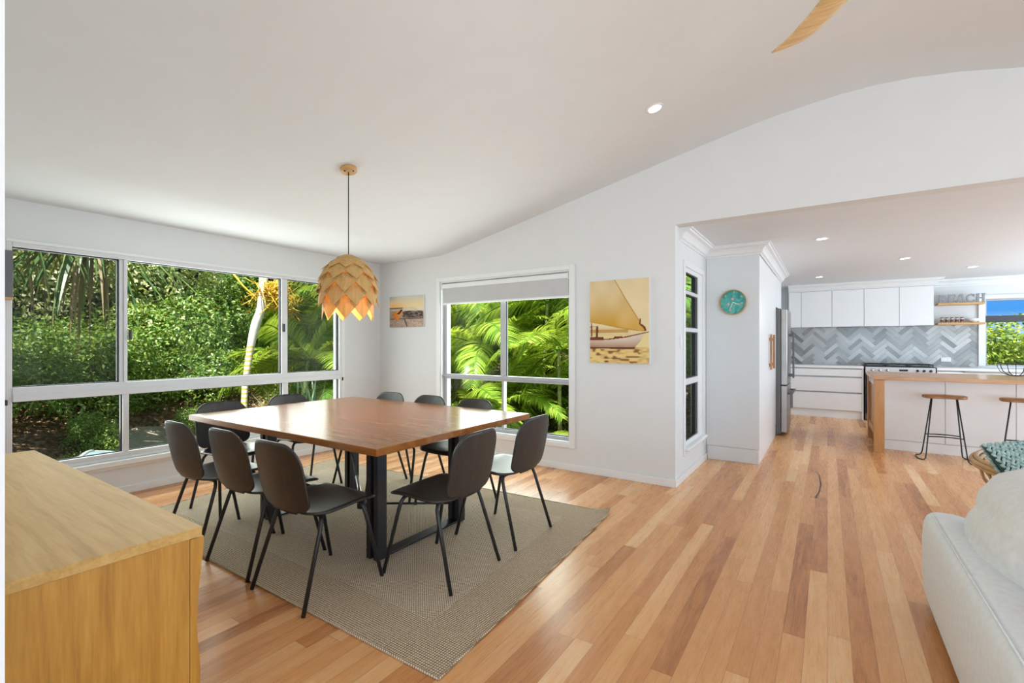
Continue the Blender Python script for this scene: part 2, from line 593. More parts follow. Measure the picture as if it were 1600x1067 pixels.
for (y0, y1, z0, z1) in ((-4.2, -2.6, 0, 2.7), (3.2, 5.6, 0, 2.7), (-2.6, 3.2, 2.2, 2.7), (9.6, YK + 0.15, 0, 2.7), (5.6, 9.6, 2.2, 2.7)):
    m.box(XR, XR + 0.15, y0, y1, z0, z1)
struct(m.build('wall_right', M['wall']))

# vaulted ceiling: a flat strip by the left wall, a rake, a rounded ridge
prof = [(-5.7, 2.353), (-5.01, 2.353), (-3.97, 2.353), (-3.88, 2.358), (-3.70, 2.395), (-2.475, 2.655), (-1.6, 2.845), (-0.887, 3.0), (-0.55, 3.069), (-0.3, 3.11),
        (-0.1, 3.135), (0.1, 3.152), (0.3, 3.158), (0.5, 3.146), (0.75, 3.11), (1.04, 3.045), (2.0, 2.83), (5.8, 2.0)]
m = MB()
lo = [[(x, y, z) for y in (-4.6, -2, 0.5, 2.5, 4.6)] for x, z in prof]
hi = [[(x, y, z + 0.16) for y in (-4.6, -2, 0.5, 2.5, 4.6)] for x, z in prof]
m.grid(lo, 0, True)
m.grid([list(reversed(r)) for r in hi], 0, True)
for k in range(len(prof) - 1):
    for yy in (-4.6, 4.6):
        a, b = prof[k], prof[k + 1]
        m.add([(a[0], yy, a[1]), (b[0], yy, b[1]), (b[0], yy, b[1] + 0.16), (a[0], yy, a[1] + 0.16)], [(0, 1, 2, 3)])
struct(m.build('ceiling', M['ceiling']))
m = MB().box(-1.7, XR + 0.6, YB + 0.14, YK + 0.75, ZK, ZK + 0.16)
struct(m.build('ceiling_kitchen', M['ceiling']))

# skirting
m = MB()
m.box(XL, XL + 0.016, 0.165, YB, 0, 0.066)
struct(m.build('baseboard_left', M['trim'], bevel=0.004))
struct(BX(XL + 0.016, XS, YB - 0.016, YB, 0, 0.068).build('baseboard_back', M['trim'], bevel=0.004))
struct(BX(XS, XS + 0.012, YB - 0.016, YC, 0, 0.068).build('baseboard_side', M['trim'], bevel=0.004))


# cornice: a coved profile swept along straight runs
def cornice(name, runs):
    m_ = MB()
    pr = [(0, -0.115), (0.012, -0.115), (0.014, -0.10), (0.03, -0.092), (0.042, -0.06), (0.062, -0.038), (0.092, -0.028), (0.096, -0.014), (0.112, -0.012), (0.112, 0), (0, 0)]
    for (a, b, nx, ny, ea, eb) in runs:
        # ea / eb: mitre direction along the run (+1 lengthens with offset)
        a, b = Vector((a[0], a[1], ZK)), Vector((b[0], b[1], ZK))
        d = (b - a).normalized()
        nrm = Vector((nx, ny, 0))
        va = [a + nrm * o - d * (o * ea) + Vector((0, 0, z)) for o, z in pr]
        vb = [b + nrm * o + d * (o * eb) + Vector((0, 0, z)) for o, z in pr]
        k = len(pr)
        m_.add(va + vb, [(i, (i + 1) % k, k + (i + 1) % k, k + i) for i in range(k)] + [tuple(reversed(range(k))), tuple(range(k, 2 * k))])
    return struct(m_.build(name, M['trim']))


cornice('trim_1', [((XS, YB + 0.14), (XS, YC), 1, 0, 0, -1), ((XS, YC), (XP, YC), 0, -1, -1, 1), ((XP, YC), (XP, 8.45), 1, 0, 1, 0)])
cornice('trim_2', [((XP, 10.13), (1.44, 10.13), 0, -1, 0, 1), ((1.44, 10.13), (1.44, YK), 1, 0, 1, -1), ((1.44, YK), (XR, YK), 0, -1, -1, 0)])

# ------------------------------------------------------------------ windows
# left window: six panes, sliding sashes above fixed panes
win = struct(empty('window_1', (XL, 2.27, 0.3)), 'wide aluminium window of six panes along the left wall', 'window')


def wpart(name, mb, mat_, par, bevel=0.003, **kw):
    o = mb.build(name, mat_, par, bevel=bevel, **kw)
    o.matrix_parent_inverse = Matrix.Translation(par.location).inverted()
    return o


fx0, fx1 = XL - 0.07, XL + 0.012
m = MB()
m.box(fx0, fx1, 0.83, 0.862, 0.33, 2.035)
m.box(fx0, fx1, 3.676, 3.71, 0.33, 2.035)
m.box(fx0, fx1, 0.862, 3.676, 2.002, 2.035)
m.box(fx0, fx1, 0.862, 3.676, 0.33, 0.362)
wpart('frame', m, M['alu'], win)
m = MB().box(fx0 - 0.01, XL + 0.02, 0.862, 3.676, 0.853, 0.957)
m.box(XL + 0.02, XL + 0.034, 0.862, 3.676, 0.853, 0.905)
wpart('transom', m, M['alu'], win)
for (y0, y1, z0, z1) in ((1.502, 1.530, 0.957, 2.002), (1.530, 1.555, 0.957, 2.002), (2.938, 2.975, 0.957, 2.002), (2.975, 3.012, 0.957, 2.002), (1.524, 1.566, 0.362, 0.853), (2.952, 3.012, 0.362, 0.853)):
    k = 0.012 if y0 in (1.502, 2.975) else 0.0
    wpart('mullion', MB().box(XL - 0.05, XL + 0.004 - k, y0, y1, z0, z1), M['alu'], win)
m = MB()
for (y0, y1) in ((0.862, 1.502), (3.012, 3.676)):
    for (a, b, c_, d_) in ((y0, y1, 1.992, 2.002), (y0, y1, 0.957, 0.964), (y0, y0 + 0.008, 0.957, 2.002), (y1 - 0.012, y1, 0.957, 2.002)):
        m.box(XL - 0.05, XL - 0.02, a, b, c_, d_)
for (y0, y1, z0, z1) in ((1.555, 2.938, 0.957, 2.002), (0.862, 1.524, 0.362, 0.853), (1.566, 2.952, 0.362, 0.853), (3.012, 3.676, 0.362, 0.853)):
    for (a, b, c_, d_) in ((y0, y1, z1 - 0.008, z1), (y0, y1, z0, z0 + 0.005), (y1 - 0.01, y1, z0, z1)):
        m.box(XL - 0.05, XL - 0.02, a, b, c_, d_)
wpart('seal', m, M['black_seal'], win, 0)
for (y0, y1, z0, z1) in ((0.862, 1.502, 0.957, 2.002), (1.555, 2.938, 0.957, 2.002), (3.012, 3.676, 0.957, 2.002), (0.862, 1.524, 0.362, 0.853), (1.566, 2.952, 0.362, 0.853), (3.012, 3.676, 0.362, 0.853)):
    wpart('pane', MB().box(XL - 0.042, XL - 0.036, y0, y1, z0, z1), M['glass'], win, 0)
for (y0, y1) in ((0.862, 1.502), (3.012, 3.676)):
    wpart('fly_screen', MB().box(XL - 0.060, XL - 0.058, y0, y1, 0.957, 2.002), M['screen'], win, 0)['label'] = 'dark insect screen over the sliding pane'
for (yy, zz) in ((1.572, 1.36), (2.957, 1.46)):
    wpart('latch', MB().box(XL + 0.002, XL + 0.022, yy - 0.012, yy + 0.012, zz - 0.045, zz + 0.045), M['black_metal'], win, 0.006)['label'] = 'black window latch'
m = MB()
for (y0) in (0.822, 3.71):
    m.box(XL + 0.0, XL + 0.02, y0, y0 + 0.016, 0.83, 0.87)
wpart('end_cap', m, M['black_metal'], win)
m = MB().box(XL - 0.07, XL + 0.055, 0.79, 3.75, 0.255, 0.30)
m.box(XL, XL + 0.02, 0.80, 3.74, 0.225, 0.255)
m.box(XL - 0.07, XL + 0.005, 0.83, 3.71, 0.30, 0.33)
wpart('sill', m, M['trim'], win, 0.006)
m = MB()
m.box(XL, XL + 0.012, 0.80, 0.83, 0.30, 2.06)
m.box(XL, XL + 0.012, 3.71, 3.75, 0.30, 2.06)
m.box(XL, XL + 0.014, 0.83, 3.71, 2.035, 2.06)
wpart('architrave', m, M['trim'], win)

# back window with roller blind
win = struct(empty('window_2', (-3.05, YB, 0.27)), 'aluminium window of four panes with casing in the back wall', 'window')
yg = YB + 0.075
m = MB()
m.box(-3.985, -3.93, YB - 0.014, YB, 0.225, 2.085)
m.box(-2.172, -2.115, YB - 0.014, YB, 0.225, 2.085)
m.box(-3.93, -2.172, YB - 0.014, YB, 2.035, 2.085)
m.box(-3.93, -2.172, YB - 0.014, YB, 0.225, 0.27)
wpart('architrave', m, M['trim'], win)
m = MB()
m.box(-3.93, -3.915, YB, yg + 0.03, 0.27, 2.035)
m.box(-2.187, -2.172, YB, yg + 0.03, 0.27, 2.035)
m.box(-3.915, -2.187, YB, yg + 0.03, 2.02, 2.035)
m.box(-3.93, -2.172, YB - 0.004, yg + 0.03, 0.27, 0.288)
wpart('reveal', m, M['trim'], win)
m = MB()
m.box(-3.915, -3.86, yg - 0.03, yg + 0.04, 0.288, 2.02)
m.box(-2.205, -2.187, yg - 0.03, yg + 0.04, 0.288, 2.02)
m.box(-3.86, -2.205, yg - 0.03, yg + 0.04, 0.288, 0.325)
m.box(-3.86, -2.205, yg - 0.03, yg + 0.04, 1.99, 2.02)
wpart('frame', m, M['alu_dark'], win)
m = MB().box(-3.86, -2.205, yg - 0.04, yg + 0.03, 0.862, 0.92)
m.box(-3.92, -2.20, yg - 0.052, yg - 0.04, 0.885, 0.90)
wpart('transom', m, M['alu_dark'], win)
for (z0, z1, w_) in ((0.92, 1.99, 0.034), (0.325, 0.862, 0.016)):
    wpart('mullion', MB().box(-3.032 - w_, -3.032 + w_ - 0.004, yg - 0.028, yg + 0.03, z0, z1), M['alu_dark'], win)
m = MB()
m.box(-2.222, -2.205, yg - 0.01, yg + 0.01, 0.325, 1.99)
m.box(-3.86, -2.205, yg - 0.01, yg + 0.01, 0.325, 0.333)
m.box(-3.004, -2.992, yg - 0.012, yg + 0.01, 0.92, 1.99)
wpart('seal', m, M['black_seal'], win, 0)
for (x0, x1) in ((-3.86, -3.05), (-3.015, -2.205)):
    for (z0, z1) in ((0.325, 0.862), (0.92, 1.99)):
        wpart('pane', MB().box(x0, x1, yg, yg + 0.006, z0, z1), M['glass'], win, 0)
bl = empty('roller_blind', (-3.05, YB + 0.03, 2.0))
tag(bl, 'grey roller blind pulled a quarter down in the back window', 'blind')
Mi = Matrix.Translation(bl.location).inverted()
o = MB().tube([(-3.89, YB + 0.024, 1.972), (-2.20, YB + 0.024, 1.972)], 0.024, 16).build('roller', M['trim'], bl)
o.matrix_parent_inverse = Mi
o = BX(-3.888, -2.195, YB + 0.006, YB + 0.010, 1.775, 1.972).build('fabric', M['blind'], bl)
o.matrix_parent_inverse = Mi
o = MB().box(-3.89, -2.193, YB + 0.0, YB + 0.018, 1.755, 1.777).build('bottom_bar', M['trim'], bl, bevel=0.004)
o.matrix_parent_inverse = Mi
for x_ in (-3.905, -2.197):
    o = MB().box(x_ - 0.006, x_ + 0.006, YB + 0.0, YB + 0.05, 1.945, 2.015).build('bracket', M['alu'], bl, bevel=0.002)
    o.matrix_parent_inverse = Mi
o = BX(-3.90, -2.20, YB - 0.002, YB + 0.004, 1.952, 2.004).build('pelmet', M['trim'], bl, bevel=0.002)
o.matrix_parent_inverse = Mi

# narrow side window
win = struct(empty('window_3', (XS, 5.05, 0.3)), 'tall narrow window in the short side wall beside the clock', 'window')
m = MB()
m.box(XS, XS + 0.012, 4.60, 4.655, 0.22, 2.075)
m.box(XS, XS + 0.012, 5.435, 5.49, 0.22, 2.075)
m.box(XS, XS + 0.012, 4.655, 5.435, 2.02, 2.075)
wpart('architrave', m, M['trim'], win)
m = MB().box(XS - 0.10, XS + 0.05, 4.62, 5.47, 0.265, 0.30)
wpart('sill', m, M['trim'], win, 0.012)
gx = XS - 0.03
m = MB()
for (y0, y1, z0, z1) in ((4.66, 4.70, 0.30, 2.02), (5.23, 5.43, 0.30, 2.02), (4.70, 5.23, 0.30, 0.345), (4.70, 5.23, 1.975, 2.02)):
    m.box(gx - 0.03, gx + 0.03, y0, y1, z0, z1)
wpart('frame', m, M['trim'], win)
for (z0, z1) in ((1.765, 1.80), (1.40, 1.44), (0.885, 0.945)):
    wpart('transom', MB().box(gx - 0.03, gx + 0.028, 4.70, 5.23, z0, z1), M['alu'], win)
m = MB()
for (z0, z1) in ((0.345, 0.885), (0.945, 1.40), (1.44, 1.765), (1.80, 1.975)):
    m.box(gx - 0.02, gx + 0.018, 5.14, 5.23, z0, z1)
    m.box(gx - 0.02, gx + 0.018, 4.70, 5.14, z0, z0 + 0.010)
    m.box(gx - 0.02, gx + 0.018, 4.70, 5.14, z1 - 0.010, z1)
wpart('sash', m, M['black_seal'], win, 0)
for (z0, z1) in ((0.345, 0.885), (0.945, 1.40), (1.44, 1.765), (1.80, 1.975)):
    wpart('pane', MB().box(gx - 0.006, gx, 4.70, 5.14, z0, z1), M['glass'], win, 0)

# kitchen window
win = struct(empty('window_4', (3.0, YK, 0.93)), 'kitchen window over the bench with a dark horizontal bar', 'window')
m = MB()
m.box(2.02, 2.10, YK - 0.03, YK, 0.93, 2.06)
m.box(3.9, 3.99, YK - 0.03, YK, 0.93, 2.06)
m.box(2.10, 3.9, YK - 0.03, YK, 2.0, 2.06)
wpart('architrave', m, M['trim'], win)
m = MB()
for (x0, x1, z0, z1) in ((2.10, 2.125, 0.93, 2.0), (3.875, 3.9, 0.93, 2.0), (2.125, 3.875, 1.972, 2.0), (2.125, 3.875, 0.93, 0.95)):
    m.box(x0, x1, YK + 0.03, YK + 0.09, z0, z1)
wpart('frame', m, M['alu_dark'], win)
wpart('transom', MB().box(2.10, 3.875, YK - 0.01, YK + 0.08, 1.63, 1.73), plain('dark_bar', (0.035, 0.034, 0.036), 0.4), win)
for (z0, z1) in ((0.95, 1.63), (1.73, 1.972)):
    wpart('pane', MB().box(2.125, 3.875, YK + 0.05, YK + 0.056, z0, z1), M['glass'], win, 0)

# ------------------------------------------------------------------ rug, table, chairs
rug = empty('area_rug', (-2.9, 2.3, 0))
tag(rug, 'flat woven beige grey rug under the dining table', 'rug')
Q = [(-1.232, 1.345), (-1.37, 3.39), (-4.56, 3.24), (-4.30, 1.33)]   # corners, anticlockwise from the near right one


def rq(u, v, z):
    a = [Q[3][i] * (1 - u) + Q[0][i] * u for i in (0, 1)]
    b = [Q[2][i] * (1 - u) + Q[1][i] * u for i in (0, 1)]
    x, y = a[0] * (1 - v) + b[0] * v, a[1] * (1 - v) + b[1] * v
    # the far right corner curls up a little
    k = max(0.0, (u - 0.965) / 0.035) * max(0.0, (v - 0.965) / 0.035)
    return (x + 2.9, y - 2.3, z + 0.03 * k)


us = [0, .02, 0.085, .3, .5, .7, 0.915, .95, .97, .98, .99, 1]
vs = [0, .02, 0.13, .3, .5, .7, 0.87, .93, .97, .98, .99, 1]
mb, mc = MB(), MB()
for i in range(len(us) - 1):
    for j in range(len(vs) - 1):
        c_ = [rq(us[i], vs[j], 0.008), rq(us[i + 1], vs[j], 0.008), rq(us[i + 1], vs[j + 1], 0.008), rq(us[i], vs[j + 1], 0.008)]
        inner = 0.085 <= us[i] < 0.915 and 0.13 <= vs[j] < 0.87
        (mc if inner else mb).add(c_, [(0, 1, 2, 3)])
mc.build('centre_field', M['rug'], rug)
mb.build('border', M['rug_border'], rug)
ring = [rq(u, 0, 0.006) for u in us] + [rq(1, v, 0.006) for v in vs[1:]] + [rq(u, 1, 0.006) for u in reversed(us[:-1])] + [rq(0, v, 0.006) for v in reversed(vs[1:-1])]
MB().tube(ring, 0.006, 6, closed=True).build('bound_edge', M['rug_border'], rug)
RZ = 0.009

tb = empty('dining_table', (-2.94, 2.35, RZ))
tag(tb, 'large rectangular dining table with a polished timber top on black steel frames', 'table')
MB().box(-1.045, 1.045, -0.74, 0.74, 0.700, 0.741).build('tabletop', M['table'], tb, bevel=0.004)
LX0, LX1 = -0.47, 0.705
for x_ in (LX0, LX1):
    fr = MB().box(x_ - 0.04, x_ + 0.04, -0.40, 0.27, 0.0, 0.012)
    fr.build('base_bar', M['black_metal'], tb, bevel=0.002)
    MB().box(x_ - 0.05, x_ + 0.05, -0.52, 0.40, 0.688, 0.700).build('top_plate', M['black_metal'], tb, bevel=0.002)
    for y_ in (-0.45, 0.28):
        lg = MB().box(x_ - 0.045, x_ + 0.045, y_ - 0.008, y_ + 0.008, 0.0, 0.688)
        lg.box(x_ - 0.05, x_ - 0.015, y_ - 0.035, y_ + 0.035, 0.0, 0.688)
        lg.box(x_ + 0.015, x_ + 0.05, y_ - 0.035, y_ + 0.035, 0.0, 0.688)
        lg.build('leg', M['black_metal'], tb, bevel=0.002)
hub = Vector(((LX0 + LX1) / 2, -0.085, 0.11))
MB().lathe([(0.0, -0.03), (0.035, -0.03), (0.035, 0.03), (0, 0.03)], 16, hub).build('brace_hub', M['black_metal'], tb)
for x_ in (LX0, LX1):
    for y_ in (-0.45, 0.28):
        e_ = Vector((x_, y_, 0.12 if x_ == LX1 else 0.34))
        b = MB().tube([hub, e_], 0.008, 8)
        o = b.build('brace_rod', M['black_metal'], tb)
        if x_ == LX0 and y_ > 0:
            a1, a2 = hub.lerp(e_, 0.10), hub.lerp(e_, 0.48)
            MB().tube([a1, a2], 0.013, 8).build('turnbuckle', M['silver'], tb)['label'] = 'bright steel turnbuckle'


def smoothstep(a, b, x):
    t = min(1, max(0, (x - a) / (b - a)))
    return t * t * (3 - 2 * t)


def catmull(P, n):
    P = [np.array(p, float) for p in P]
    P = [2 * P[0] - P[1]] + P + [2 * P[-1] - P[-2]]
    out = []
    for i in range(1, len(P) - 2):
        for k in range(n):
            t = k / n
            out.append(0.5 * ((2 * P[i]) + (P[i + 1] - P[i - 1]) * t + (2 * P[i - 1] - 5 * P[i] + 4 * P[i + 1] - P[i + 2]) * t * t + (3 * P[i] - P[i - 1] - 3 * P[i + 1] + P[i + 2]) * t ** 3))
    out.append(P[-2])
    return out


def make_chair():
    root = empty('dining_chair')
    # seat
    prof_ = catmull([(0.232, 0.425), (0.205, 0.444), (0.12, 0.452), (0.0, 0.445), (-0.10, 0.440), (-0.165, 0.442), (-0.188, 0.450)], 5)
    arc = [0]
    for i in range(1, len(prof_)):
        arc.append(arc[-1] + np.hypot(*(prof_[i] - prof_[i - 1])))
    L = arc[-1]
    rows = []
    for p, s_ in zip(prof_, arc):
        W = 0.228 - 0.012 * (s_ / L)
        rf = 0.075
        if s_ < rf:
            W = W - rf + rf * math.sqrt(max(0, 1 - ((rf - s_) / rf) ** 2)) * 1.0
        rb = 0.11
        if s_ > L - rb:
            q = (s_ - (L - rb)) / rb
            W = W * (1 - q ** 2) + 0.115 * q ** 2
        rows.append([(u * W, p[0] - 0.012 * u * u * (1 if s_ < 0.1 else 0), p[1] - 0.010 * (1 - u * u) * math.sin(PI * min(1, s_ / L)) + 0.004) for u in np.linspace(-1, 1, 15)])
    MB().grid(rows).build('seat', M['chair_seat'], root, solid=0.011)
    # backrest
    prof_ = catmull([(-0.190, 0.440), (-0.203, 0.475), (-0.222, 0.55), (-0.240, 0.64), (-0.256, 0.72), (-0.272, 0.80)], 10)
    pz_, py2 = [p[1] for p in prof_], [p[0] for p in prof_]
    W, rt, rb = 0.203, 0.105, 0.06
    cols = []
    for q in np.linspace(-1, 1, 31):
        x = W * math.sin(q * PI / 2)
        ax = abs(x)
        zt = 0.803 - 0.010 * (x / W) ** 2
        if ax > W - rt:
            zt -= rt * (1 - math.sqrt(max(0, 1 - ((ax - (W - rt)) / rt) ** 2)))
        zb = 0.440 + 0.016 * smoothstep(0.105, 0.125, ax)
        if ax > W - rb:
            zb += rb * (1 - math.sqrt(max(0, 1 - ((ax - (W - rb)) / rb) ** 2)))
        col = []
        for v_ in np.linspace(0, 1, 22):
            z = zb + (zt - zb) * v_
            col.append((x * (0.955 + 0.045 * math.sin(PI * (z - 0.40) / 0.42)), float(np.interp(z, pz_, py2)) + 0.026 * (x / W) ** 2, z))
        cols.append(col)
    rows = [[c_[k] for c_ in cols] for k in range(22)]
    MB().grid(rows).build('backrest', M['chair_wood'], root, solid=0.011)
    r = 0.0105
    for sx_ in (-1, 1):
        for (yf, yt) in ((0.236, 0.135), (-0.236, -0.105)):
            pts = [(sx_ * 0.228, yf, 0.0), (sx_ * 0.196, yt + (yf - yt) * 0.16, 0.36), (sx_ * 0.188, yt + (yf - yt) * 0.06, 0.400), (sx_ * 0.172, yt, 0.421), (sx_ * 0.150, yt, 0.427), (sx_ * 0.10, yt, 0.427)]
            MB().tube(pts, r, 10).build('leg', M['black_metal'], root)
    for yt in (0.135, -0.105):
        MB().tube([(-0.10, yt, 0.427), (0.10, yt, 0.427)], r, 10).build('seat_rail', M['black_metal'], root)
    return root


chair0 = make_chair()
chair_specs = [
    (-2.265, 1.535, 0, RZ * .5, 'dark plywood chair nearest the camera on the near side of the table, right of three'),
    (-2.815, 1.560, 0, RZ * .5, 'dark plywood chair in the middle of the three on the near side of the table'),
    (-3.330, 1.530, 0, RZ * .5, 'dark plywood chair nearest the oak sideboard, left of three along the near side'),
    (-3.870, 1.900, -90, RZ, 'dark plywood chair at the window end of the table, nearer the sideboard'),
    (-3.930, 2.510, -90, RZ, 'dark plywood chair at the window end of the table, further from the sideboard'),
    (-3.530, 2.930, 180, RZ, 'dark plywood chair tucked in on the far side of the table, nearest the wall corner'),
    (-3.010, 2.930, 180, RZ, 'dark plywood chair tucked in on the far side of the table, middle of three'),
    (-2.490, 2.930, 180, RZ, 'dark plywood chair tucked in on the far side of the table, before the window'),
    (-1.830, 2.035, 93, RZ, 'dark plywood chair at the kitchen end of the table, nearer the camera'),
    (-1.835, 2.660, 91, RZ, 'dark plywood chair at the kitchen end of the table, nearer the back wall'),
]
for i, (x, y, a, z, lab) in enumerate(chair_specs):
    o = chair0 if i == 0 else copy_tree(chair0)
    o.location = (x, y, z)
    o.rotation_euler = (0, 0, R(a))
    tag(o, lab, 'chair', 'chairs around the dining table')

# ------------------------------------------------------------------ sideboard
sb = empty('sideboard', (-2.41, 0.42, 0))
tag(sb, 'oak sideboard with sculpted front beside the doorway wall', 'sideboard')
HX, HY = 0.895, 0.215
MB().box(-HX, HX, -HY, HY + 0.012, 0.722, 0.75).build('top', M['oak'], sb, bevel=0.0015)
m = MB()
m.box(HX - 0.03, HX - 0.004, -HY, HY - 0.018, 0.03, 0.722)
m.box(-HX + 0.004, -HX + 0.03, -HY, HY - 0.018, 0.03, 0.722)
m.box(-HX + 0.03, HX - 0.03, -HY, HY - 0.02, 0.03, 0.06)
m.box(-HX + 0.03, HX - 0.03, -HY, -HY + 0.012, 0.06, 0.722)
m.box(-HX + 0.06, HX - 0.06, -HY + 0.03, HY - 0.05, 0.0, 0.03)
m.build('carcass', M['oak_shaded'], sb, bevel=0.0015)
for k in range(4):
    x0 = -HX + 0.004 + k * (2 * HX - 0.008) / 4
    x1 = x0 + (2 * HX - 0.008) / 4 - 0.003
    rows = []
    for z in np.linspace(0.02, 0.718, 41):
        # carved wave across the door front
        d = 0.010 + 0.006 * math.cos((z - 0.72) * 2 * PI / 0.32) - 0.016 * math.exp(-((z - 0.43) / 0.09) ** 2) + 0.004
        rows.append([(x0, HY + d, z), (x1, HY + d, z)])
    m = MB().grid(rows)
    n_ = len(rows)
    m.grid([[(x1, HY - 0.016, r_[0][2]), (x0, HY - 0.016, r_[0][2])] for r_ in rows], 0, False)
    for r0, r1 in zip(rows[:-1], rows[1:]):
        for xx, sgn in ((x0, 1), (x1, -1)):
            q = [(xx, HY - 0.016, r0[0][2]), (xx, r0[0][1], r0[0][2]), (xx, r1[0][1], r1[0][2]), (xx, HY - 0.016, r1[0][2])]
            m.add(q, [(0, 1, 2, 3) if sgn < 0 else (3, 2, 1, 0)])
    for zz in (0.02, 0.718):
        yy = rows[0][0][1] if zz < 0.1 else rows[-1][0][1]
        m.add([(x0, HY - 0.016, zz), (x1, HY - 0.016, zz), (x1, yy, zz), (x0, yy, zz)], [(0, 1, 2, 3)])
    m.build('door', M['oak_shaded'], sb)

wp = empty('wall_panel_box', (XL + 0.03, 0.80, 1.78))
tag(wp, 'dark grey box with pale wooden lower edge hung beside the left window', 'wall box')
MB().box(-0.03, 0.05, -0.10, 0.055, -0.16, 0.18).build('body', M['dark_panel'], wp, bevel=0.002)
MB().box(-0.03, 0.052, -0.10, 0.056, -0.178, -0.16).build('base_strip', M['shelf_wood'], wp, bevel=0.002)

# ------------------------------------------------------------------ pendant
px_, py_ = -2.91, 2.215
pz = float(np.interp(px_, [p[0] for p in prof], [p[1] for p in prof]))
pn = empty('pendant_lamp', (px_, py_, pz))
tag(pn, 'pinecone pendant lamp of overlapping timber scales above the dining table', 'lamp')
tilt = Matrix.Rotation(-math.atan(0.212), 4, 'Y')
MB().lathe([(0, 0.0), (0.058, 0.0), (0.060, -0.006), (0.060, -0.022), (0.056, -0.028), (0, -0.028)], 32, M=tilt).build('ceiling_rose', M['rose_wood'], pn)
for a in (0.4, 2.6, 4.6):
    MB().lathe([(0, -0.028), (0.006, -0.028), (0.006, -0.033), (0, -0.034)], 8, tilt @ Vector((0.035 * math.cos(a), 0.035 * math.sin(a), 0)), M=tilt).build('screw', M['black_metal'], pn)
zt = 1.93 - pz
MB().tube([(0, 0, -0.02), (0, 0, zt - 0.03)], 0.0035, 8).build('cord', M['black_metal'], pn)
MB().lathe([(0, zt - 0.03), (0.022, zt - 0.03), (0.022, zt - 0.12), (0.016, zt - 0.13), (0, zt - 0.13)], 16).build('lamp_holder', M['black_metal'], pn)
bulb_m = emit('warm_bulb', (1.0, 0.72, 0.32), 24.0)
MB().lathe([(0.0, zt - 0.13), (0.014, zt - 0.135), (0.03, zt - 0.17), (0.036, zt - 0.20), (0.028, zt - 0.235), (0.0, zt - 0.25)], 16).build('bulb', bulb_m, pn)
t = NT('pendant_veneer')
v = t.mapping(t.coord(), (1, 1, 0.12))
nz = t.noise(v, 60.0, 4, 0.6)
t.base(t.ramp(nz, [(0.3, (0.60, 0.40, 0.13, 1)), (0.7, (0.78, 0.56, 0.24, 1))]), 0.55)
tr = t.n('BsdfTranslucent', {'Color': (1.0, 0.66, 0.14, 1)})
mx = t.n('MixShader', {0: 0.30, 1: t.p.outputs[0], 2: tr.outputs[0]})
t.t.links.new(mx.outputs[0], t.out.inputs[0])
M['veneer'] = t.mat
rows_ = [  # n, attach r, attach z, waist r, waist z, tip r, tip z, half width
    (7, 0.010, 1.930, 0.075, 1.908, 0.135, 1.868, 0.058),
    (9, 0.050, 1.912, 0.125, 1.872, 0.185, 1.815, 0.068),
    (9, 0.090, 1.885, 0.170, 1.812, 0.222, 1.735, 0.082),
    (9, 0.125, 1.840, 0.196, 1.733, 0.230, 1.640, 0.090),
    (9, 0.150, 1.775, 0.200, 1.648, 0.220, 1.548, 0.090),
    (9, 0.150, 1.690, 0.180, 1.562, 0.182, 1.455, 0.086),
]
for k, (n_, ra, za, rw, zw, rt, ztip, hw) in enumerate(rows_):
    first = None
    for j in range(n_):
        ang = 2 * PI * (j + (0.5 if k % 2 else 0)) / n_ + 0.98
        if first is None:
            A, Wv, T = Vector((ra, 0, za - pz)), Vector((rw, 0, zw - pz)), Vector((rt, 0, ztip - pz))
            nn = (T - A).cross(Vector((0, 1, 0))).normalized() * -0.0025
            poly = [A + Vector((0, -hw * (0.85 if k > 2 else 0.45), 0)), Wv + Vector((-0.018, -hw, 0)), T, Wv + Vector((-0.018, hw, 0)), A + Vector((0, hw * (0.85 if k > 2 else 0.45), 0))]
            mid = Wv
            vv = poly + [mid] + [p + nn for p in poly] + [mid + nn]
            ff = [(0, 1, 5), (1, 2, 5), (2, 3, 5), (3, 4, 5), (4, 0, 5)]
            ff += [(a_ + 6, c_ + 6, b_ + 6) if False else (6 + b_, 6 + a_, 6 + c_) for a_, b_, c_ in ff[:5]]
            ff += [(i, (i + 1) % 5, 6 + (i + 1) % 5, 6 + i) for i in range(5)]
            first = MB().add(vv, ff).build('shade_scale', M['veneer'], pn)
            o = first
        else:
            o = first.copy()
            C.objects.link(o)
            o.parent = pn
        o.rotation_euler = (0, 0, ang)
lamp('pendant_glow', 'POINT', (px_, py_, 1.66), 14.0, (1.0, 0.76, 0.34), shadow_soft_size=0.05)

# ------------------------------------------------------------------ downlights
dl_em = emit('downlight_lens', (1.0, 0.98, 0.94), 9.0)


def downlight(name, loc, rotM, lab, grp):
    e_ = empty(name, loc)
    tag(e_, lab, 'downlight', grp)
    MB().lathe([(0.045, 0.002), (0.045, -0.004), (0.060, -0.004), (0.062, 0.0), (0.062, 0.004)], 28, M=rotM).build('trim_ring', M['trim'], e_)
    MB().lathe([(0.0, -0.002), (0.045, -0.002)], 28, M=rotM, smooth=False).build('lens', dl_em, e_)
    return e_


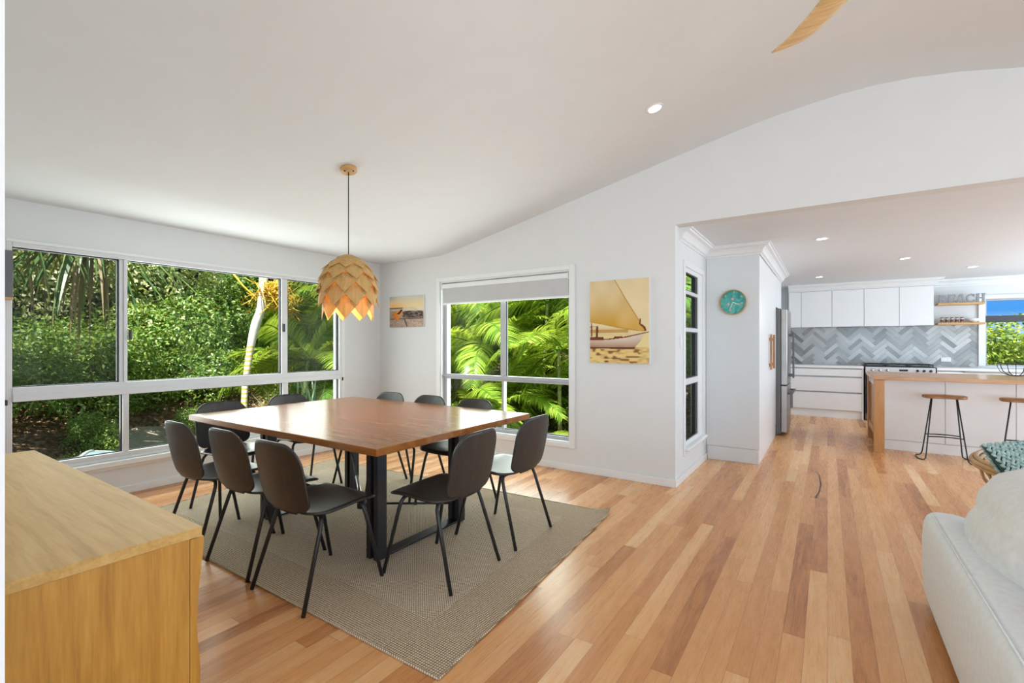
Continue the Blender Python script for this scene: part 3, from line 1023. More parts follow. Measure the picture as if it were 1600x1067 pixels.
zz = float(np.interp(-1.03, [p[0] for p in prof], [p[1] for p in prof]))
downlight('downlight', (-1.03, 3.39, zz - 0.001), Matrix.Rotation(-math.atan(0.217), 4, 'Y'), 'round recessed light in the sloping ceiling', None)
for (x, y, lab) in ((-0.048, 5.72, 'round recessed light nearest the clock wall, in the flat kitchen ceiling'), (0.80, 7.60, 'round recessed light in the flat kitchen ceiling above the island end'),
                    (1.66, 8.95, 'round recessed light in the flat kitchen ceiling before the open shelves'), (-0.11, 8.95, 'round recessed light in the flat kitchen ceiling near the fridge')):
    downlight('downlight', (x, y, ZK - 0.001), Matrix.Identity(4), lab, 'downlights in the flat kitchen ceiling')
    lamp('downlight_beam', 'SPOT', (x, y, ZK - 0.02), 16, (1.0, 0.96, 0.9), (0, 0, 0), spot_size=R(110), spot_blend=0.8, shadow_soft_size=0.04)
lamp('downlight_beam', 'SPOT', (-1.03, 3.39, zz - 0.03), 9, (1.0, 0.95, 0.88), (0, 0, 0), spot_size=R(110), spot_blend=0.8, shadow_soft_size=0.04)

# ------------------------------------------------------------------ ceiling fan (only a blade tip is in view)
fh = Vector((0.26, 2.02, 2.72))
fan = empty('ceiling_fan', fh)
tag(fan, 'ceiling fan with curved timber blades, only a blade tip in view', 'ceiling fan')
MB().lathe([(0, 0.05), (0.05, 0.05), (0.085, 0.02), (0.09, -0.03), (0.06, -0.06), (0, -0.065)], 28).build('hub', M['fan_wood'], fan)
MB().tube([(0, 0, 0.04), (0, 0, 3.156 - fh.z)], 0.013, 12).build('downrod', M['black_metal'], fan)
MB().lathe([(0, 3.156 - fh.z), (0.055, 3.15 - fh.z), (0.045, 3.09 - fh.z), (0.015, 3.06 - fh.z), (0, 3.06 - fh.z)], 24).build('canopy_cup', M['fan_wood'], fan)
tipv = Vector((-0.226, 2.622, 2.70)) - fh
lead = [Vector((-0.226, 2.622, 0)), Vector((-0.165, 2.557, 0)), Vector((-0.102, 2.470, 0)), Vector((-0.018, 2.337, 0)), Vector((0.08, 2.19, 0)), Vector((0.17, 2.07, 0)), Vector((0.20, 2.03, 0))]
trail = [Vector((-0.226, 2.622, 0)), Vector((-0.150, 2.625, 0)), Vector((-0.060, 2.590, 0)), Vector((0.075, 2.41, 0)), Vector((0.18, 2.26, 0)), Vector((0.27, 2.12, 0)), Vector((0.28, 2.07, 0))]
la, lb = catmull([tuple(p) for p in lead], 5), catmull([tuple(p) for p in trail], 5)
rows = []
for i, (a, b) in enumerate(zip(la, lb)):
    row = []
    s_ = i / (len(la) - 1)
    for u in np.linspace(0, 1, 7):
        p = a * (1 - u) + b * u
        row.append((p[0] - fh.x, p[1] - fh.y, -0.02 + 0.010 * (u - 0.5) * min(1, s_ * 4) + 0.02 * s_ - 0.010 * math.sin(PI * u) * min(1, s_ * 3)))
    rows.append(row)
bl0 = MB().grid(rows).build('blade', M['fan_wood'], fan, solid=0.009)
for a in (120, 240):
    o = bl0.copy()
    C.objects.link(o)
    o.parent = fan
    o.rotation_euler = (0, 0, R(a))

# ------------------------------------------------------------------ prints on the back wall


def S(*rgb):
    return np.array(lin(*rgb)[:3])


def inpoly(poly, u, v):
    c_ = np.zeros(u.shape, bool)
    n_ = len(poly)
    for i in range(n_):
        (x0, y0), (x1, y1) = poly[i], poly[(i + 1) % n_]
        if y0 == y1:
            continue
        k = ((y0 > v) != (y1 > v)) & (u < (x1 - x0) * (v - y0) / (y1 - y0) + x0)
        c_ ^= k
    return c_


def vnoise(u, v, fu, fv, seed):
    rs = np.random.RandomState(seed)
    g = rs.rand(64, 64)
    x, y = u * fu % 62, v * fv % 62
    i, j = x.astype(int), y.astype(int)
    a, b = x - i, y - j
    a, b = a * a * (3 - 2 * a), b * b * (3 - 2 * b)
    return (g[j, i] * (1 - a) + g[j, i + 1] * a) * (1 - b) + (g[j + 1, i] * (1 - a) + g[j + 1, i + 1] * a) * b


def painted_panel(name, x0, x1, z0, z1, y, fn, nx, nz, par):
    """a printed face: a fine grid whose vertices carry the print's own colours"""
    U, V = np.meshgrid(np.linspace(0, 1, nx), np.linspace(0, 1, nz))
    col = np.clip(fn(U, V), 0, 1)
    rows = [[(x0 + (x1 - x0) * U[j, i], y, z0 + (z1 - z0) * V[j, i]) for i in range(nx)] for j in range(nz)]
    o = MB().grid(rows, 0, False).build(name, M['print'], par)
    at_ = o.data.color_attributes.new('Col', 'FLOAT_COLOR', 'POINT')
    buf = np.ones((nx * nz, 4), np.float32)
    buf[:, :3] = col.reshape(-1, 3)
    at_.data.foreach_set('color', buf.ravel())
    return o


def L3(a, b, t):
    t = np.clip(t, 0, 1)[..., None]
    return a * (1 - t) + b * t


def boat_print(u, v):
    n1 = vnoise(u, v, 6, 6, 1)
    n2 = vnoise(u, v, 14, 50, 2)
    c = L3(S(226, 206, 160), S(222, 202, 162), v) + (n1[..., None] - .5) * 0.06
    c = L3(c, S(206, 170, 100), np.where((v < 0.43) & (v > 0.19) & (u < 0.7), 0.35, 0))
    band = (v > 0.365) & (v < 0.40 + 0.008 * n1) & (u < 0.66)
    c = np.where(band[..., None], S(186, 146, 84) * (0.9 + 0.2 * n1[..., None]), c)
    wat = L3(S(226, 198, 128), S(176, 120, 76), np.clip((n2 - 0.25) * 1.7, 0, 1) * np.clip(1.25 - u * 0.6, 0, 1))
    wat = L3(wat, S(120, 70, 42), np.where((n2 > 0.62) & (u < 0.85), 0.75, 0))
    c = np.where((v < 0.195)[..., None], wat, c)
    c = np.where(((v < 0.33) & (v >= 0.195))[..., None], L3(c, S(228, 208, 140), 0 * u + 0.6), c)
    sail = inpoly([(-.01, 1.01), (.43, 1.01), (.62, .77), (.80, .56), (.95, .375), (.80, .385), (.5, .42), (.2, .47), (-.01, .497)], u, v)
    sc = L3(S(204, 158, 66), S(216, 194, 150), (v - 0.42) / 0.5) + (vnoise(u, v, 5, 4, 3)[..., None] - .5) * 0.10
    c = np.where(sail[..., None], sc, c)
    seam = sail & ~inpoly([(-.01, 1.01), (.415, 1.01), (.60, .77), (.78, .56), (.93, .385), (.8, .398), (.5, .433), (.2, .483), (-.01, .51)], u, v)
    c = np.where(seam[..., None], S(190, 140, 62), c)
    hull = inpoly([(-.01, .285), (.3, .29), (.6, .315), (.97, .372), (.92, .345), (.86, .26), (.765, .19), (-.01, .19)], u, v)
    hc = L3(S(172, 128, 104), S(214, 198, 178), (v - 0.19) / 0.11) + (n1[..., None] - .5) * 0.08
    c = np.where(hull[..., None], hc, c)
    gun = inpoly([(-.01, .288), (.3, .293), (.6, .318), (1.0, .376), (1.0, .366), (.6, .303), (.3, .28), (-.01, .276)], u, v) | inpoly([(0, .285), (.24, .29), (.24, .315), (0, .318)], u, v) | inpoly([(.42, .30), (.56, .315), (.56, .325), (.42, .318)], u, v)
    c = np.where(gun[..., None], S(112, 48, 30), c)
    keel = inpoly([(0, .195), (.77, .192), (.75, .168), (0, .178)], u, v)
    c = np.where(keel[..., None], S(92, 50, 34), c)
    for poly in ([(.10, .31), (.105, .40), (.11, .44), (.13, .455), (.145, .44), (.145, .38), (.14, .31)], [(.02, .32), (.02, .49), (.035, .49), (.04, .32)],
                 [(.84, .46), (.845, .53), (.87, .53), (.86, .46)], [(.84, .455), (.88, .465), (.94, .43), (.96, .38), (.93, .38), (.90, .425)], [(0, .435), (.12, .44), (.12, .447), (0, .443)]):
        c = np.where(inpoly(poly, u, v)[..., None], S(104, 54, 30), c)
    return c


def beach_print(u, v):
    n1 = vnoise(u, v, 9, 9, 5)
    n2 = vnoise(u, v, 22, 34, 6)
    c = L3(S(236, 206, 140), S(196, 192, 178), (v - 0.62) / 0.38)
    c = L3(c, S(120, 118, 118), np.clip((v - 0.8) * 3, 0, 1) * np.clip(1 - u * 4, 0, 1))
    c = L3(c, S(232, 180, 110), np.clip(1 - np.hypot((u - .12) * 2, (v - .68) * 5), 0, 1))
    c = np.where((v < 0.64)[..., None], L3(S(150, 138, 130), S(226, 210, 180), np.clip(u * .8 + n1 * .4, 0, 1)), c)
    c = np.where(((v < 0.64) & (v > 0.60) & (u < 0.4))[..., None], S(96, 86, 82), c)
    sand = L3(S(150, 126, 112), S(196, 170, 150), n2) * (0.75 + 0.35 * u[..., None])
    c = np.where((v < 0.54 - 0.02 * u)[..., None], sand, c)
    rock = (v < 0.49 - 0.08 * np.abs(u - .7) + 0.05 * n1) & (v > 0.29 + 0.03 * n1) & (u > 0.40)
    c = np.where(rock[..., None], L3(S(54, 44, 42), S(150, 120, 104), (n2 - .3) * 1.4), c)
    c = np.where(((v < 0.29) & (v > 0.265) & (u > 0.02))[..., None], S(70, 58, 54), c)
    c = np.where(inpoly([(.44, .26), (.47, .27), (.54, .03), (.51, .02)], u, v)[..., None], S(66, 54, 50), c)
    boat = inpoly([(.07, .44), (.36, .60), (.41, .54), (.34, .355), (.23, .20), (.17, .24)], u, v)
    c = np.where(boat[..., None], L3(S(190, 92, 26), S(238, 168, 66), (u - .08) * 2 + (v - .3)), c)
    ins = inpoly([(.21, .43), (.36, .585), (.40, .545), (.30, .42)], u, v)
    c = np.where(ins[..., None], S(52, 40, 38), c)
    return c


def canvas(name, x0, x1, z0, z1, fn, nx, nz, lab, dep=0.035):
    e_ = empty(name, ((x0 + x1) / 2, YB, (z0 + z1) / 2))
    tag(e_, lab, 'picture')
    hx, hz = (x1 - x0) / 2, (z1 - z0) / 2
    MB().box(-hx, hx, -dep, 0, -hz, hz).build('canvas_block', M['canvas'], e_)
    painted_panel('print', -hx, hx, -hz, hz, -dep - 0.0008, fn, nx, nz, e_)


canvas('canvas_picture', -1.935, -1.352, 1.098, 1.89, boat_print, 140, 180, 'tall canvas print of a sailing boat with a golden sail')
canvas('canvas_picture', -4.80, -4.19, 1.496, 1.896, beach_print, 150, 110, 'small canvas print of an orange rowing boat on a beach', 0.02)

# light switch on the clock-side wall end
ls = empty('light_switch', (XS + 0.004, 4.50, 1.30))
tag(ls, 'slim white switch plate beside the narrow side window', 'light switch')
MB().box(-0.003, 0.004, -0.018, 0.018, -0.06, 0.06).build('plate', M['trim'], ls, bevel=0.002)

# ------------------------------------------------------------------ clock, pantry and fridge
pu = empty('pantry_cupboard', (-0.86, 6.55, 0))
tag(pu, 'tall built-in white pantry cupboard with wooden handles beside the fridge', 'cupboard')
MB().box(XS + 0.86, XP + 0.86 - 0.022, YC - 6.55 + 0.02, 7.54 - 6.55, 0.02, ZK - 0.012).build('carcass', M['cab'], pu)
MB().box(XS + 0.86 + 0.001, XP + 0.86, YC - 6.55, YC - 6.55 + 0.02, 0.156, ZK - 0.012).build('end_panel', M['clockwall'], pu, bevel=0.0015)['label'] = 'pale grey end panel'
MB().box(XS + 0.86 + 0.014, XP + 0.86 - 0.02, YC - 6.55 + 0.004, YC - 6.55 + 0.02, 0.001, 0.153).build('kickboard', M['clockwall'], pu, bevel=0.0015)
MB().box(XP + 0.86 - 0.019, XP + 0.86 - 0.004, YC - 6.55 + 0.001, 7.54 - 6.55, 0.001, 0.155).build('plinth', M['cab'], pu)
for (y0, y1, hy) in ((5.645, 6.80, 6.62), (6.805, 7.54, 6.99)):
    d_ = MB().box(XP + 0.86 - 0.02, XP + 0.86, y0 - 6.55, y1 - 6.55, 0.16, ZK - 0.12).build('door', M['cab'], pu, bevel=0.0015)
    MB().box(XP + 0.86 + 0.012, XP + 0.86 + 0.034, hy - 6.55 - 0.022, hy - 6.55 + 0.022, 0.965, 1.40).box(XP + 0.86, XP + 0.86 + 0.014, hy - 6.55 - 0.02, hy - 6.55 + 0.02, 1.0, 1.04).box(XP + 0.86, XP + 0.86 + 0.014, hy - 6.55 - 0.02, hy - 6.55 + 0.02, 1.32, 1.36).build('handle', M['handle_wood'], d_, bevel=0.004)['label'] = 'wooden handle'

MB().box(XS + 0.86, XP + 0.86, 7.545 - 6.55, 8.45 - 6.55, 1.80, ZK - 0.012).build('top_cupboard', M['cab'], pu, bevel=0.0015)
MB().box(XS + 0.86, XP + 0.86, 8.42 - 6.55, 8.45 - 6.55, 0.0, 1.80).build('far_panel', M['cab'], pu, bevel=0.0015)
ck = empty('wall_clock', (-0.853, YC - 0.001, 1.733))
tag(ck, 'round teal wall clock with a thin timber rim on the grey end panel', 'clock')
Mc = Matrix.Rotation(R(90), 4, 'X')
rm = 0.133
MB().lathe([(rm - 0.006, 0.008), (rm - 0.005, 0.042), (rm, 0.045), (rm + 0.003, 0.042), (rm + 0.003, 0.0), (0, 0.0)], 48, M=Mc).build('rim', M['rose_wood'], ck)
t = NT('teal_clock_face')
n1 = t.noise(t.coord(), 9.0, 4, 0.6, 1.5)
t.base(t.ramp(n1, [(0.28, lin(24, 130, 140)), (0.45, lin(52, 160, 156)), (0.6, lin(110, 190, 176)), (0.75, lin(60, 176, 132))]), 0.25)
MB().lathe([(0, 0.020), (rm - 0.005, 0.020)], 48, M=Mc, smooth=False).build('face', t.mat, ck)


def star(cx, cz, r_, a0, y):
    pl = []
    for k in range(10):
        rr = r_ if k % 2 == 0 else r_ * 0.42
        a = a0 + k * PI / 5
        pl.append((cx + rr * math.sin(a), cz + rr * math.cos(a)))
    return MB().prism(pl, lambda p: (p[0], y, p[1]), lambda p: (p[0], y - 0.004, p[1]))


sf = plain('starfish_pink', (0.62, 0.45, 0.36), 0.7)
for (cx, cz, a0, r_) in ((-0.004, 0.036, 0.2, 0.022), (-0.045, -0.018, 0.7, 0.02), (0.055, -0.022, 0.4, 0.016), (-0.03, -0.085, 0.1, 0.016), (-0.072, 0.072, 0.3, 0.014), (0.082, 0.06, 0.5, 0.014), (0.012, 0.108, 0.2, 0.012), (0.088, -0.012, 0.9, 0.012)):
    star(cx, cz, r_, a0, -0.0205).build('starfish', sf, ck)
mk = MB()
mk.bar((0, -0.024, 0), (-0.028, -0.024, -0.075), 0.001, 0.006)
mk.build('minute_hand', M['white_ceramic'], ck)
mk = MB()
mk.bar((0, -0.026, 0), (0.045, -0.026, -0.02), 0.001, 0.007)
mk.build('hour_hand', M['white_ceramic'], ck)

fr = empty('fridge', (-0.85, 7.97, 0))
tag(fr, 'stainless steel fridge with two doors and bar handles beside the pantry', 'fridge')
fx = 0.85
MB().box(-0.27, XP + 0.055 + fx, -0.40, 0.40, 0.03, 1.775).box(-0.28, XP + 0.03 + fx, -0.38, 0.38, 0.0, 0.03).build('body', M['steel_dark'], fr, bevel=0.004)
for (z0, z1, hz0, hz1) in ((0.71, 1.765, 0.79, 1.45), (0.05, 0.70, 0.46, 0.66)):
    for (y0, y1, hy) in (((-0.40, -0.002, -0.04), (0.002, 0.40, 0.04)) if z0 > 0.5 else ((-0.40, 0.40, 0.0),)):
        d_ = MB().box(XP + 0.06 + fx, XP + 0.135 + fx, y0, y1, z0, z1).build('door', M['steel'], fr, bevel=0.008, seg=3)
        h_ = MB()
        xx = XP + 0.135 + fx
        if z0 > 0.5:
            h_.box(xx + 0.045, xx + 0.065, hy - 0.012, hy + 0.012, hz0, hz1)
            h_.box(xx, xx + 0.05, hy - 0.012, hy + 0.012, hz0 + 0.02, hz0 + 0.06).box(xx, xx + 0.05, hy - 0.012, hy + 0.012, hz1 - 0.06, hz1 - 0.02)
        else:
            h_.box(xx + 0.045, xx + 0.065, -0.38, 0.38, 0.58, 0.605).box(xx, xx + 0.05, -0.36, -0.34, 0.58, 0.605).box(xx, xx + 0.05, 0.34, 0.36, 0.58, 0.605)
            h_.box(xx + 0.035, xx + 0.065, -0.39, -0.35, 0.40, 0.63)
        h_.build('handle', M['steel_dark'], d_, bevel=0.003)

# ------------------------------------------------------------------ kitchen run along the back
FY, BT = 9.92, 0.905           # drawer fronts, bench top height


def local(e_, mb, name, mat_, bevel=0.0, **kw):
    """a part given in world coordinates"""
    o = mb.build(name, mat_, e_, bevel=bevel, **kw)
    o.data.transform(Matrix.Translation(-e_.location))
    return o


du = empty('drawer_unit', (-0.05, 10.2, 0))
tag(du, 'white drawer unit with three wide drawers left of the cooker', 'drawers')
local(du, BX(XP, 0.505, FY + 0.022, YK - 0.02, 0.14, 0.865), 'carcass', M['gap'])
local(du, BX(XP, 0.505, FY + 0.03, FY + 0.06, 0.0, 0.135), 'kickboard', M['cab'], 0.001)
local(du, BX(0.485, 0.505, FY, YK - 0.02, 0.0, 0.865), 'side_panel', M['cab'], 0.001)
for (z0, z1) in ((0.14, 0.43), (0.455, 0.70), (0.725, 0.845)):
    local(du, BX(XP + 0.002, 0.482, FY, FY + 0.02, z0, z1), 'drawer', M['cab'], 0.0015)
bt = empty('kitchen_benchtop', (-0.05, 10.2, 0.865))
tag(bt, 'white benchtop over the wide drawers, left of the cooker', 'worktop')
local(bt, BX(XP, 0.508, FY - 0.01, YK - 0.012, 0.866, BT), 'slab', M['cab'], 0.003)

ck2 = empty('cooker', (0.97, 10.2, 0))
tag(ck2, 'wide freestanding stainless gas cooker behind the island', 'cooker')
local(ck2, BX(0.525, 1.42, FY - 0.005, YK - 0.02, 0.02, 0.90), 'body', M['steel_dark'], 0.003)
local(ck2, BX(0.53, 1.415, FY - 0.022, FY - 0.004, 0.80, 0.90), 'control_panel', plain('bright_steel_panel', (0.60, 0.60, 0.60), 0.35, 0.4), 0.003)
local(ck2, BX(0.53, 1.415, FY - 0.022, FY - 0.004, 0.12, 0.79), 'oven_door', plain('oven_black_glass', (0.02, 0.02, 0.022), 0.1), 0.003)
local(ck2, MB().tube([(0.60, FY - 0.055, 0.74), (1.345, FY - 0.055, 0.74)], 0.01, 8), 'door_handle', M['silver'])
for kx in (0.62, 0.72, 0.82, 1.20, 1.28, 1.36):
    kn = MB().lathe([(0, 0), (0.02, 0), (0.018, 0.024), (0, 0.024)], 14, (kx, FY - 0.022, 0.85), Matrix.Rotation(R(90), 4, 'X'))
    local(ck2, kn, 'knob', M['silver'] if kx < 1 else M['black_metal'])
local(ck2, BX(0.97, 1.08, FY - 0.024, FY - 0.02, 0.838, 0.868), 'display', M['black_metal'])
m = MB().box(0.525, 1.42, FY, YK - 0.04, 0.90, 0.912)
local(ck2, m, 'hob', M['black_metal'], 0.002)
for k in range(3):
    x0 = 0.545 + k * 0.29
    m = MB()
    for yy in (FY + 0.06, FY + 0.25, FY + 0.44):
        m.bar((x0, yy, 0.945), (x0 + 0.27, yy, 0.945), 0.012, 0.014)
    for xx in (x0, x0 + 0.09, x0 + 0.18, x0 + 0.27):
        m.bar((xx, FY + 0.05, 0.945), (xx, FY + 0.46, 0.945), 0.012, 0.014)
    for xx in (x0, x0 + 0.27):
        for yy in (FY + 0.06, FY + 0.44):
            m.box(xx - 0.007, xx + 0.007, yy - 0.007, yy + 0.007, 0.912, 0.945)
    local(ck2, m, 'trivet', M['black_metal'])

du = empty('sink_unit', (2.6, 10.2, 0))
tag(du, 'white base cabinets and bench under the kitchen window', 'cupboard')
local(du, BX(1.435, 3.95, FY + 0.022, YK - 0.02, 0.14, 0.865), 'carcass', M['gap'])
local(du, BX(1.435, 3.95, FY + 0.03, FY + 0.06, 0.0, 0.135), 'kickboard', M['cab'])
for k in range(4):
    local(du, BX(1.437 + k * 0.629, 1.437 + k * 0.629 + 0.625, FY, FY + 0.02, 0.14, 0.845), 'door', M['cab'], 0.0015)
local(du, BX(1.433, 3.96, FY - 0.01, YK - 0.012, 0.866, BT), 'benchtop', M['cab'], 0.003)
local(du, BX(1.75, 2.25, FY - 0.014, FY - 0.008, 0.84, 0.868), 'edge_strip', M['steel'])

# herringbone splashback
sp = empty('tiled_splashback', (0.7, YK, 1.25))
tag(sp, 'grey herringbone tiled splashback behind the kitchen bench', 'splashback')
rs = random.Random(4)
Lt, Wt, gp = 0.252, 0.063, 0.0022
X0, X1, Z0, Z1 = XP, 2.012, BT, 1.592


def clip(poly, fn):
    out = []
    for i in range(len(poly)):
        a, b = poly[i], poly[(i + 1) % len(poly)]
        fa, fb = fn(a), fn(b)
        if fa >= 0:
            out.append(a)
        if (fa >= 0) != (fb >= 0):
            k = fa / (fa - fb)
            out.append((a[0] + (b[0] - a[0]) * k, a[1] + (b[1] - a[1]) * k))
    return out


mt, cols = MB(), []
ca = math.cos(R(45))
for j in range(-70, 71):
    for i in range(-20, 21):
        bx_ = j * Wt + i * 2 * Lt
        for (x0, y0, x1, y1) in ((bx_, j * Wt, bx_ + Lt, j * Wt + Wt), (bx_ + Lt, j * Wt + Wt - Lt, bx_ + Lt + Wt, j * Wt + Wt)):
            poly = [(x0 + gp / 2, y0 + gp / 2), (x1 - gp / 2, y0 + gp / 2), (x1 - gp / 2, y1 - gp / 2), (x0 + gp / 2, y1 - gp / 2)]
            poly = [((x - y) * ca + 0.7, (x + y) * ca + 1.25) for x, y in poly]
            if max(p[0] for p in poly) < X0 or min(p[0] for p in poly) > X1 or max(p[1] for p in poly) < Z0 or min(p[1] for p in poly) > Z1:
                continue
            for fn in (lambda p: p[0] - X0, lambda p: X1 - p[0], lambda p: p[1] - Z0, lambda p: Z1 - p[1]):
                poly = clip(poly, fn)
                if not poly:
                    break
            if len(poly) < 3:
                continue
            q = rs.random()
            g = 122 + 72 * q ** 0.9
            tw = rs.uniform(-0.0014, 0.0014)
            cx_ = sum(p[0] for p in poly) / len(poly)
            n0 = len(mt.v)
            mt.prism(poly, lambda p: (p[0], YK - 0.004, p[1]), lambda p: (p[0], YK - 0.0105 + tw * (p[0] - cx_) * 8, p[1]))
            for v_ in range(n0, len(mt.v)):
                k = rs.uniform(-9, 9)
                cols.append(lin(g + k, g + k - 1, g + k - 3))
ts = local(sp, mt, 'tiles', M['tile'])
at_ = ts.data.color_attributes.new('Col', 'FLOAT_COLOR', 'POINT')
at_.data.foreach_set('color', np.array(cols, np.float32).ravel())
local(sp, BX(X0, X1, YK - 0.005, YK - 0.001, Z0, Z1), 'grout', plain('pale_grout', lin(186, 186, 184)[:3], 0.8))

po = empty('power_point', (1.63, YK - 0.012, 1.025))
tag(po, 'white power point on the tiled splashback right of the cooker', 'power outlet')
MB().box(-0.062, 0.062, -0.010, 0, -0.036, 0.036).build('plate', M['trim'], po, bevel=0.003)
for x_ in (-0.03, 0.03):
    MB().box(x_ - 0.01, x_ + 0.01, -0.014, -0.009, -0.02, 0.006).build('switch', M['white_ceramic'], po, bevel=0.001)

# overhead cupboards
xs_ = [-0.72 + 0.12, -0.40, 0.066, 0.523, 0.995, 1.432]
for k in range(5):
    oc = empty('overhead_cupboard', ((xs_[k] + xs_[k + 1]) / 2, 10.34, 1.585))
    tag(oc, ['white overhead cupboard nearest the fridge, partly hidden behind it', 'white overhead cupboard second from the fridge', 'white overhead cupboard in the middle of the row of five',
             'white overhead cupboard above the left of the cooker, fourth from the fridge', 'white overhead cupboard next to the open timber shelves'][k], 'cupboard', 'row of overhead kitchen cupboards')
    local(oc, BX(xs_[k] + 0.0005, xs_[k + 1] - 0.0005, 10.171, YK - 0.013, 1.600, 2.232), 'carcass', M['gap'])
    local(oc, BX(xs_[k] + 0.003, xs_[k + 1] - 0.003, 10.15, 10.17, 1.585, 2.228), 'door', M['cab'], 0.0015)
bh = struct(BX(XP, 1.436, 10.13, YK, 2.233, ZK).build('trim_3', M['trim']))

# open shelves with letters, jars and a bowl
for (z, lab) in ((1.912, 'upper timber wall shelf holding the letters'), (1.592, 'lower timber wall shelf holding jars and a bowl')):
    sh = tag(BX(1.50, 2.056, 10.28, YK - 0.002, z, z + 0.032).build('wall_shelf', M['shelf_wood'], bevel=0.003), lab, 'shelf')
ZS1, ZS2 = 1.945, 1.625


def letter(ch):
    """slab-serif capital in a 1 x 1.35 box as a list of bars (2d)"""
    H, s_ = 1.40, 0.26
    def V(x):
        return [(x, 0, x + s_, H)]
    def serif(x, y):
        return [(x - 0.08, y, x + s_ + 0.08, y + 0.13)]
    b = []
    if ch == 'B':
        b = V(0.12) + serif(0.10, 0) + serif(0.10, H - 0.13)
        return b, [((0.34, 1.03), 0.365, -90, 90), ((0.34, 0.385), 0.385, -90, 90)]
    if ch == 'E':
        b = V(0.12) + serif(0.10, 0) + serif(0.10, H - 0.13) + [(0.3, 0, 0.92, 0.2), (0.3, H - 0.2, 0.88, H), (0.3, 0.6, 0.72, 0.8), (0.80, 0, 0.92, 0.42), (0.77, H - 0.42, 0.88, H), (0.66, 0.48, 0.76, 0.92)]
        return b, []
    if ch == 'H':
        b = V(0.10) + V(0.70) + [(0.3, 0.58, 0.8, 0.80)]
        for x in (0.10, 0.70):
            b += serif(x, 0) + serif(x, H - 0.13)
        return b, []
    if ch == 'C':
        return [(0.80, 0.90, 0.93, 1.36), (0.82, 0.12, 0.93, 0.42)], [((0.52, 0.70), 0.56, 35, 325)]
    if ch == 'A':
        return [(-0.06, 0, 0.36, 0.13), (0.66, 0, 1.10, 0.13), (0.30, 0.36, 0.76, 0.54), (0.36, H - 0.12, 0.70, H)], []


for k, ch in enumerate('BEACH'):
    e_ = empty('letter_' + ch.lower(), (1.512 + k * 0.111, 10.33, ZS1))
    tag(e_, 'galvanised metal letter %s standing on the upper shelf' % ch, 'letter', 'metal letters on the upper shelf')
    m = MB()
    sc = 0.098
    bars, arcs = letter(ch)
    wx = 1.08
    for q_, (x0, z0, x1, z1) in enumerate(bars):
        hd = 0.0150 - 0.0005 * q_
        m.box(x0 * sc * wx, x1 * sc * wx, -hd, hd, z0 * sc + 0.0002 * (q_ % 3), z1 * sc - 0.0002 * (q_ % 4))
    for ((cx, cz), r_, a0, a1) in arcs:
        el = 1.25 if ch == 'C' else 1.0
        wd = 0.22
        N_ = 14
        for i in range(N_):
            aa = [R(a0 + (a1 - a0) * q / N_) for q in (i, i + 1)]
            pl = [(cx + (1.45 if ch == 'B' else 1.0) * (r_ - (wd if s_ else 0)) * math.cos(a), cz + el * (r_ - (wd if s_ else 0)) * math.sin(a)) for a, s_ in ((aa[0], 0), (aa[1], 0), (aa[1], 1), (aa[0], 1))]
            dq = 0.0125 if (r_ > 0.37) else 0.0118
            m.prism([(p[0] * sc * wx, p[1] * sc) for p in pl], lambda p: (p[0], dq, p[1]), lambda p: (p[0], -dq, p[1]))
        if ch == 'B':
            pass
    if ch == 'A':
        for (xa, xb) in ((0.14, 0.46), (0.90, 0.60)):
            m.prism([((xa - .12) * sc, 0), ((xa + .12) * sc, 0), ((xb + .12) * sc, 1.4 * sc), ((xb - .12) * sc, 1.4 * sc)], lambda p: (p[0], 0.013, p[1]), lambda p: (p[0], -0.013, p[1]))
    m.build('face', M['zinc'], e_)
jar0 = None
for k in range(5):
    if jar0 is None:
        jar0 = empty('spice_jar')
        MB().lathe([(0, 0.0), (0.021, 0.0), (0.021, 0.066), (0.017, 0.072), (0, 0.072)], 16).build('body', M['white_ceramic'], jar0)
        MB().lathe([(0.0215, 0.012), (0.0218, 0.013), (0.0218, 0.055), (0.0215, 0.056)], 16).build('label_band', M['jar_brown'], jar0)
        MB().lathe([(0.018, 0.072), (0.020, 0.074), (0.020, 0.088), (0, 0.089)], 16).build('lid', M['jar_brown'], jar0)
        j = jar0
    else:
        j = copy_tree(jar0)
    j.location = (1.560 + k * 0.060, 10.36, ZS2)
    tag(j, ['small brown and white jar at the fridge end of the lower shelf', 'small brown and white jar second from the fridge end', 'small brown and white jar in the middle of the row of five',
            'small brown and white jar second from the white bowl', 'small brown and white jar next to the white bowl'][k], 'jar', 'jars on the lower shelf')
wb = tag(MB().lathe([(0, 0.0), (0.035, 0.0), (0.04, 0.008), (0.085, 0.035), (0.105, 0.062), (0.100, 0.062), (0.08, 0.038), (0.04, 0.014), (0, 0.012)], 32).build('bowl', M['white_ceramic']), 'white bowl at the window end of the lower shelf', 'bowl')
wb.location = (1.94, 10.38, ZS2)

# ------------------------------------------------------------------ island, stools, wire bowl
il = empty('kitchen_island', (2.0, 7.6, 0))
tag(il, 'kitchen island with timber top on a timber end frame and white panels', 'kitchen island')
IX0, IX1, IY0, IY1, IZ = 0.46, 3.6, 7.055, 8.22, 0.90
local(il, BX(IX0 - 0.012, IX1, IY0, IY1, IZ - 0.042, IZ), 'countertop', M['island_wood'], 0.003)
for yy in (IY0 + 0.015, IY1 - 0.115):
    local(il, BX(IX0, IX0 + 0.10, yy, yy + 0.10, 0, IZ - 0.042), 'leg', M['island_leg'], 0.003)
local(il, BX(IX0 + 0.01, IX0 + 0.09, IY0 + 0.115, IY1 - 0.115, 0.17, 0.25), 'bottom_rail', M['island_leg'], 0.003)
local(il, BX(IX0 + 0.01, IX0 + 0.09, IY0 + 0.115, IY1 - 0.115, 0.78, 0.858), 'top_rail', M['cab'], 0.002)
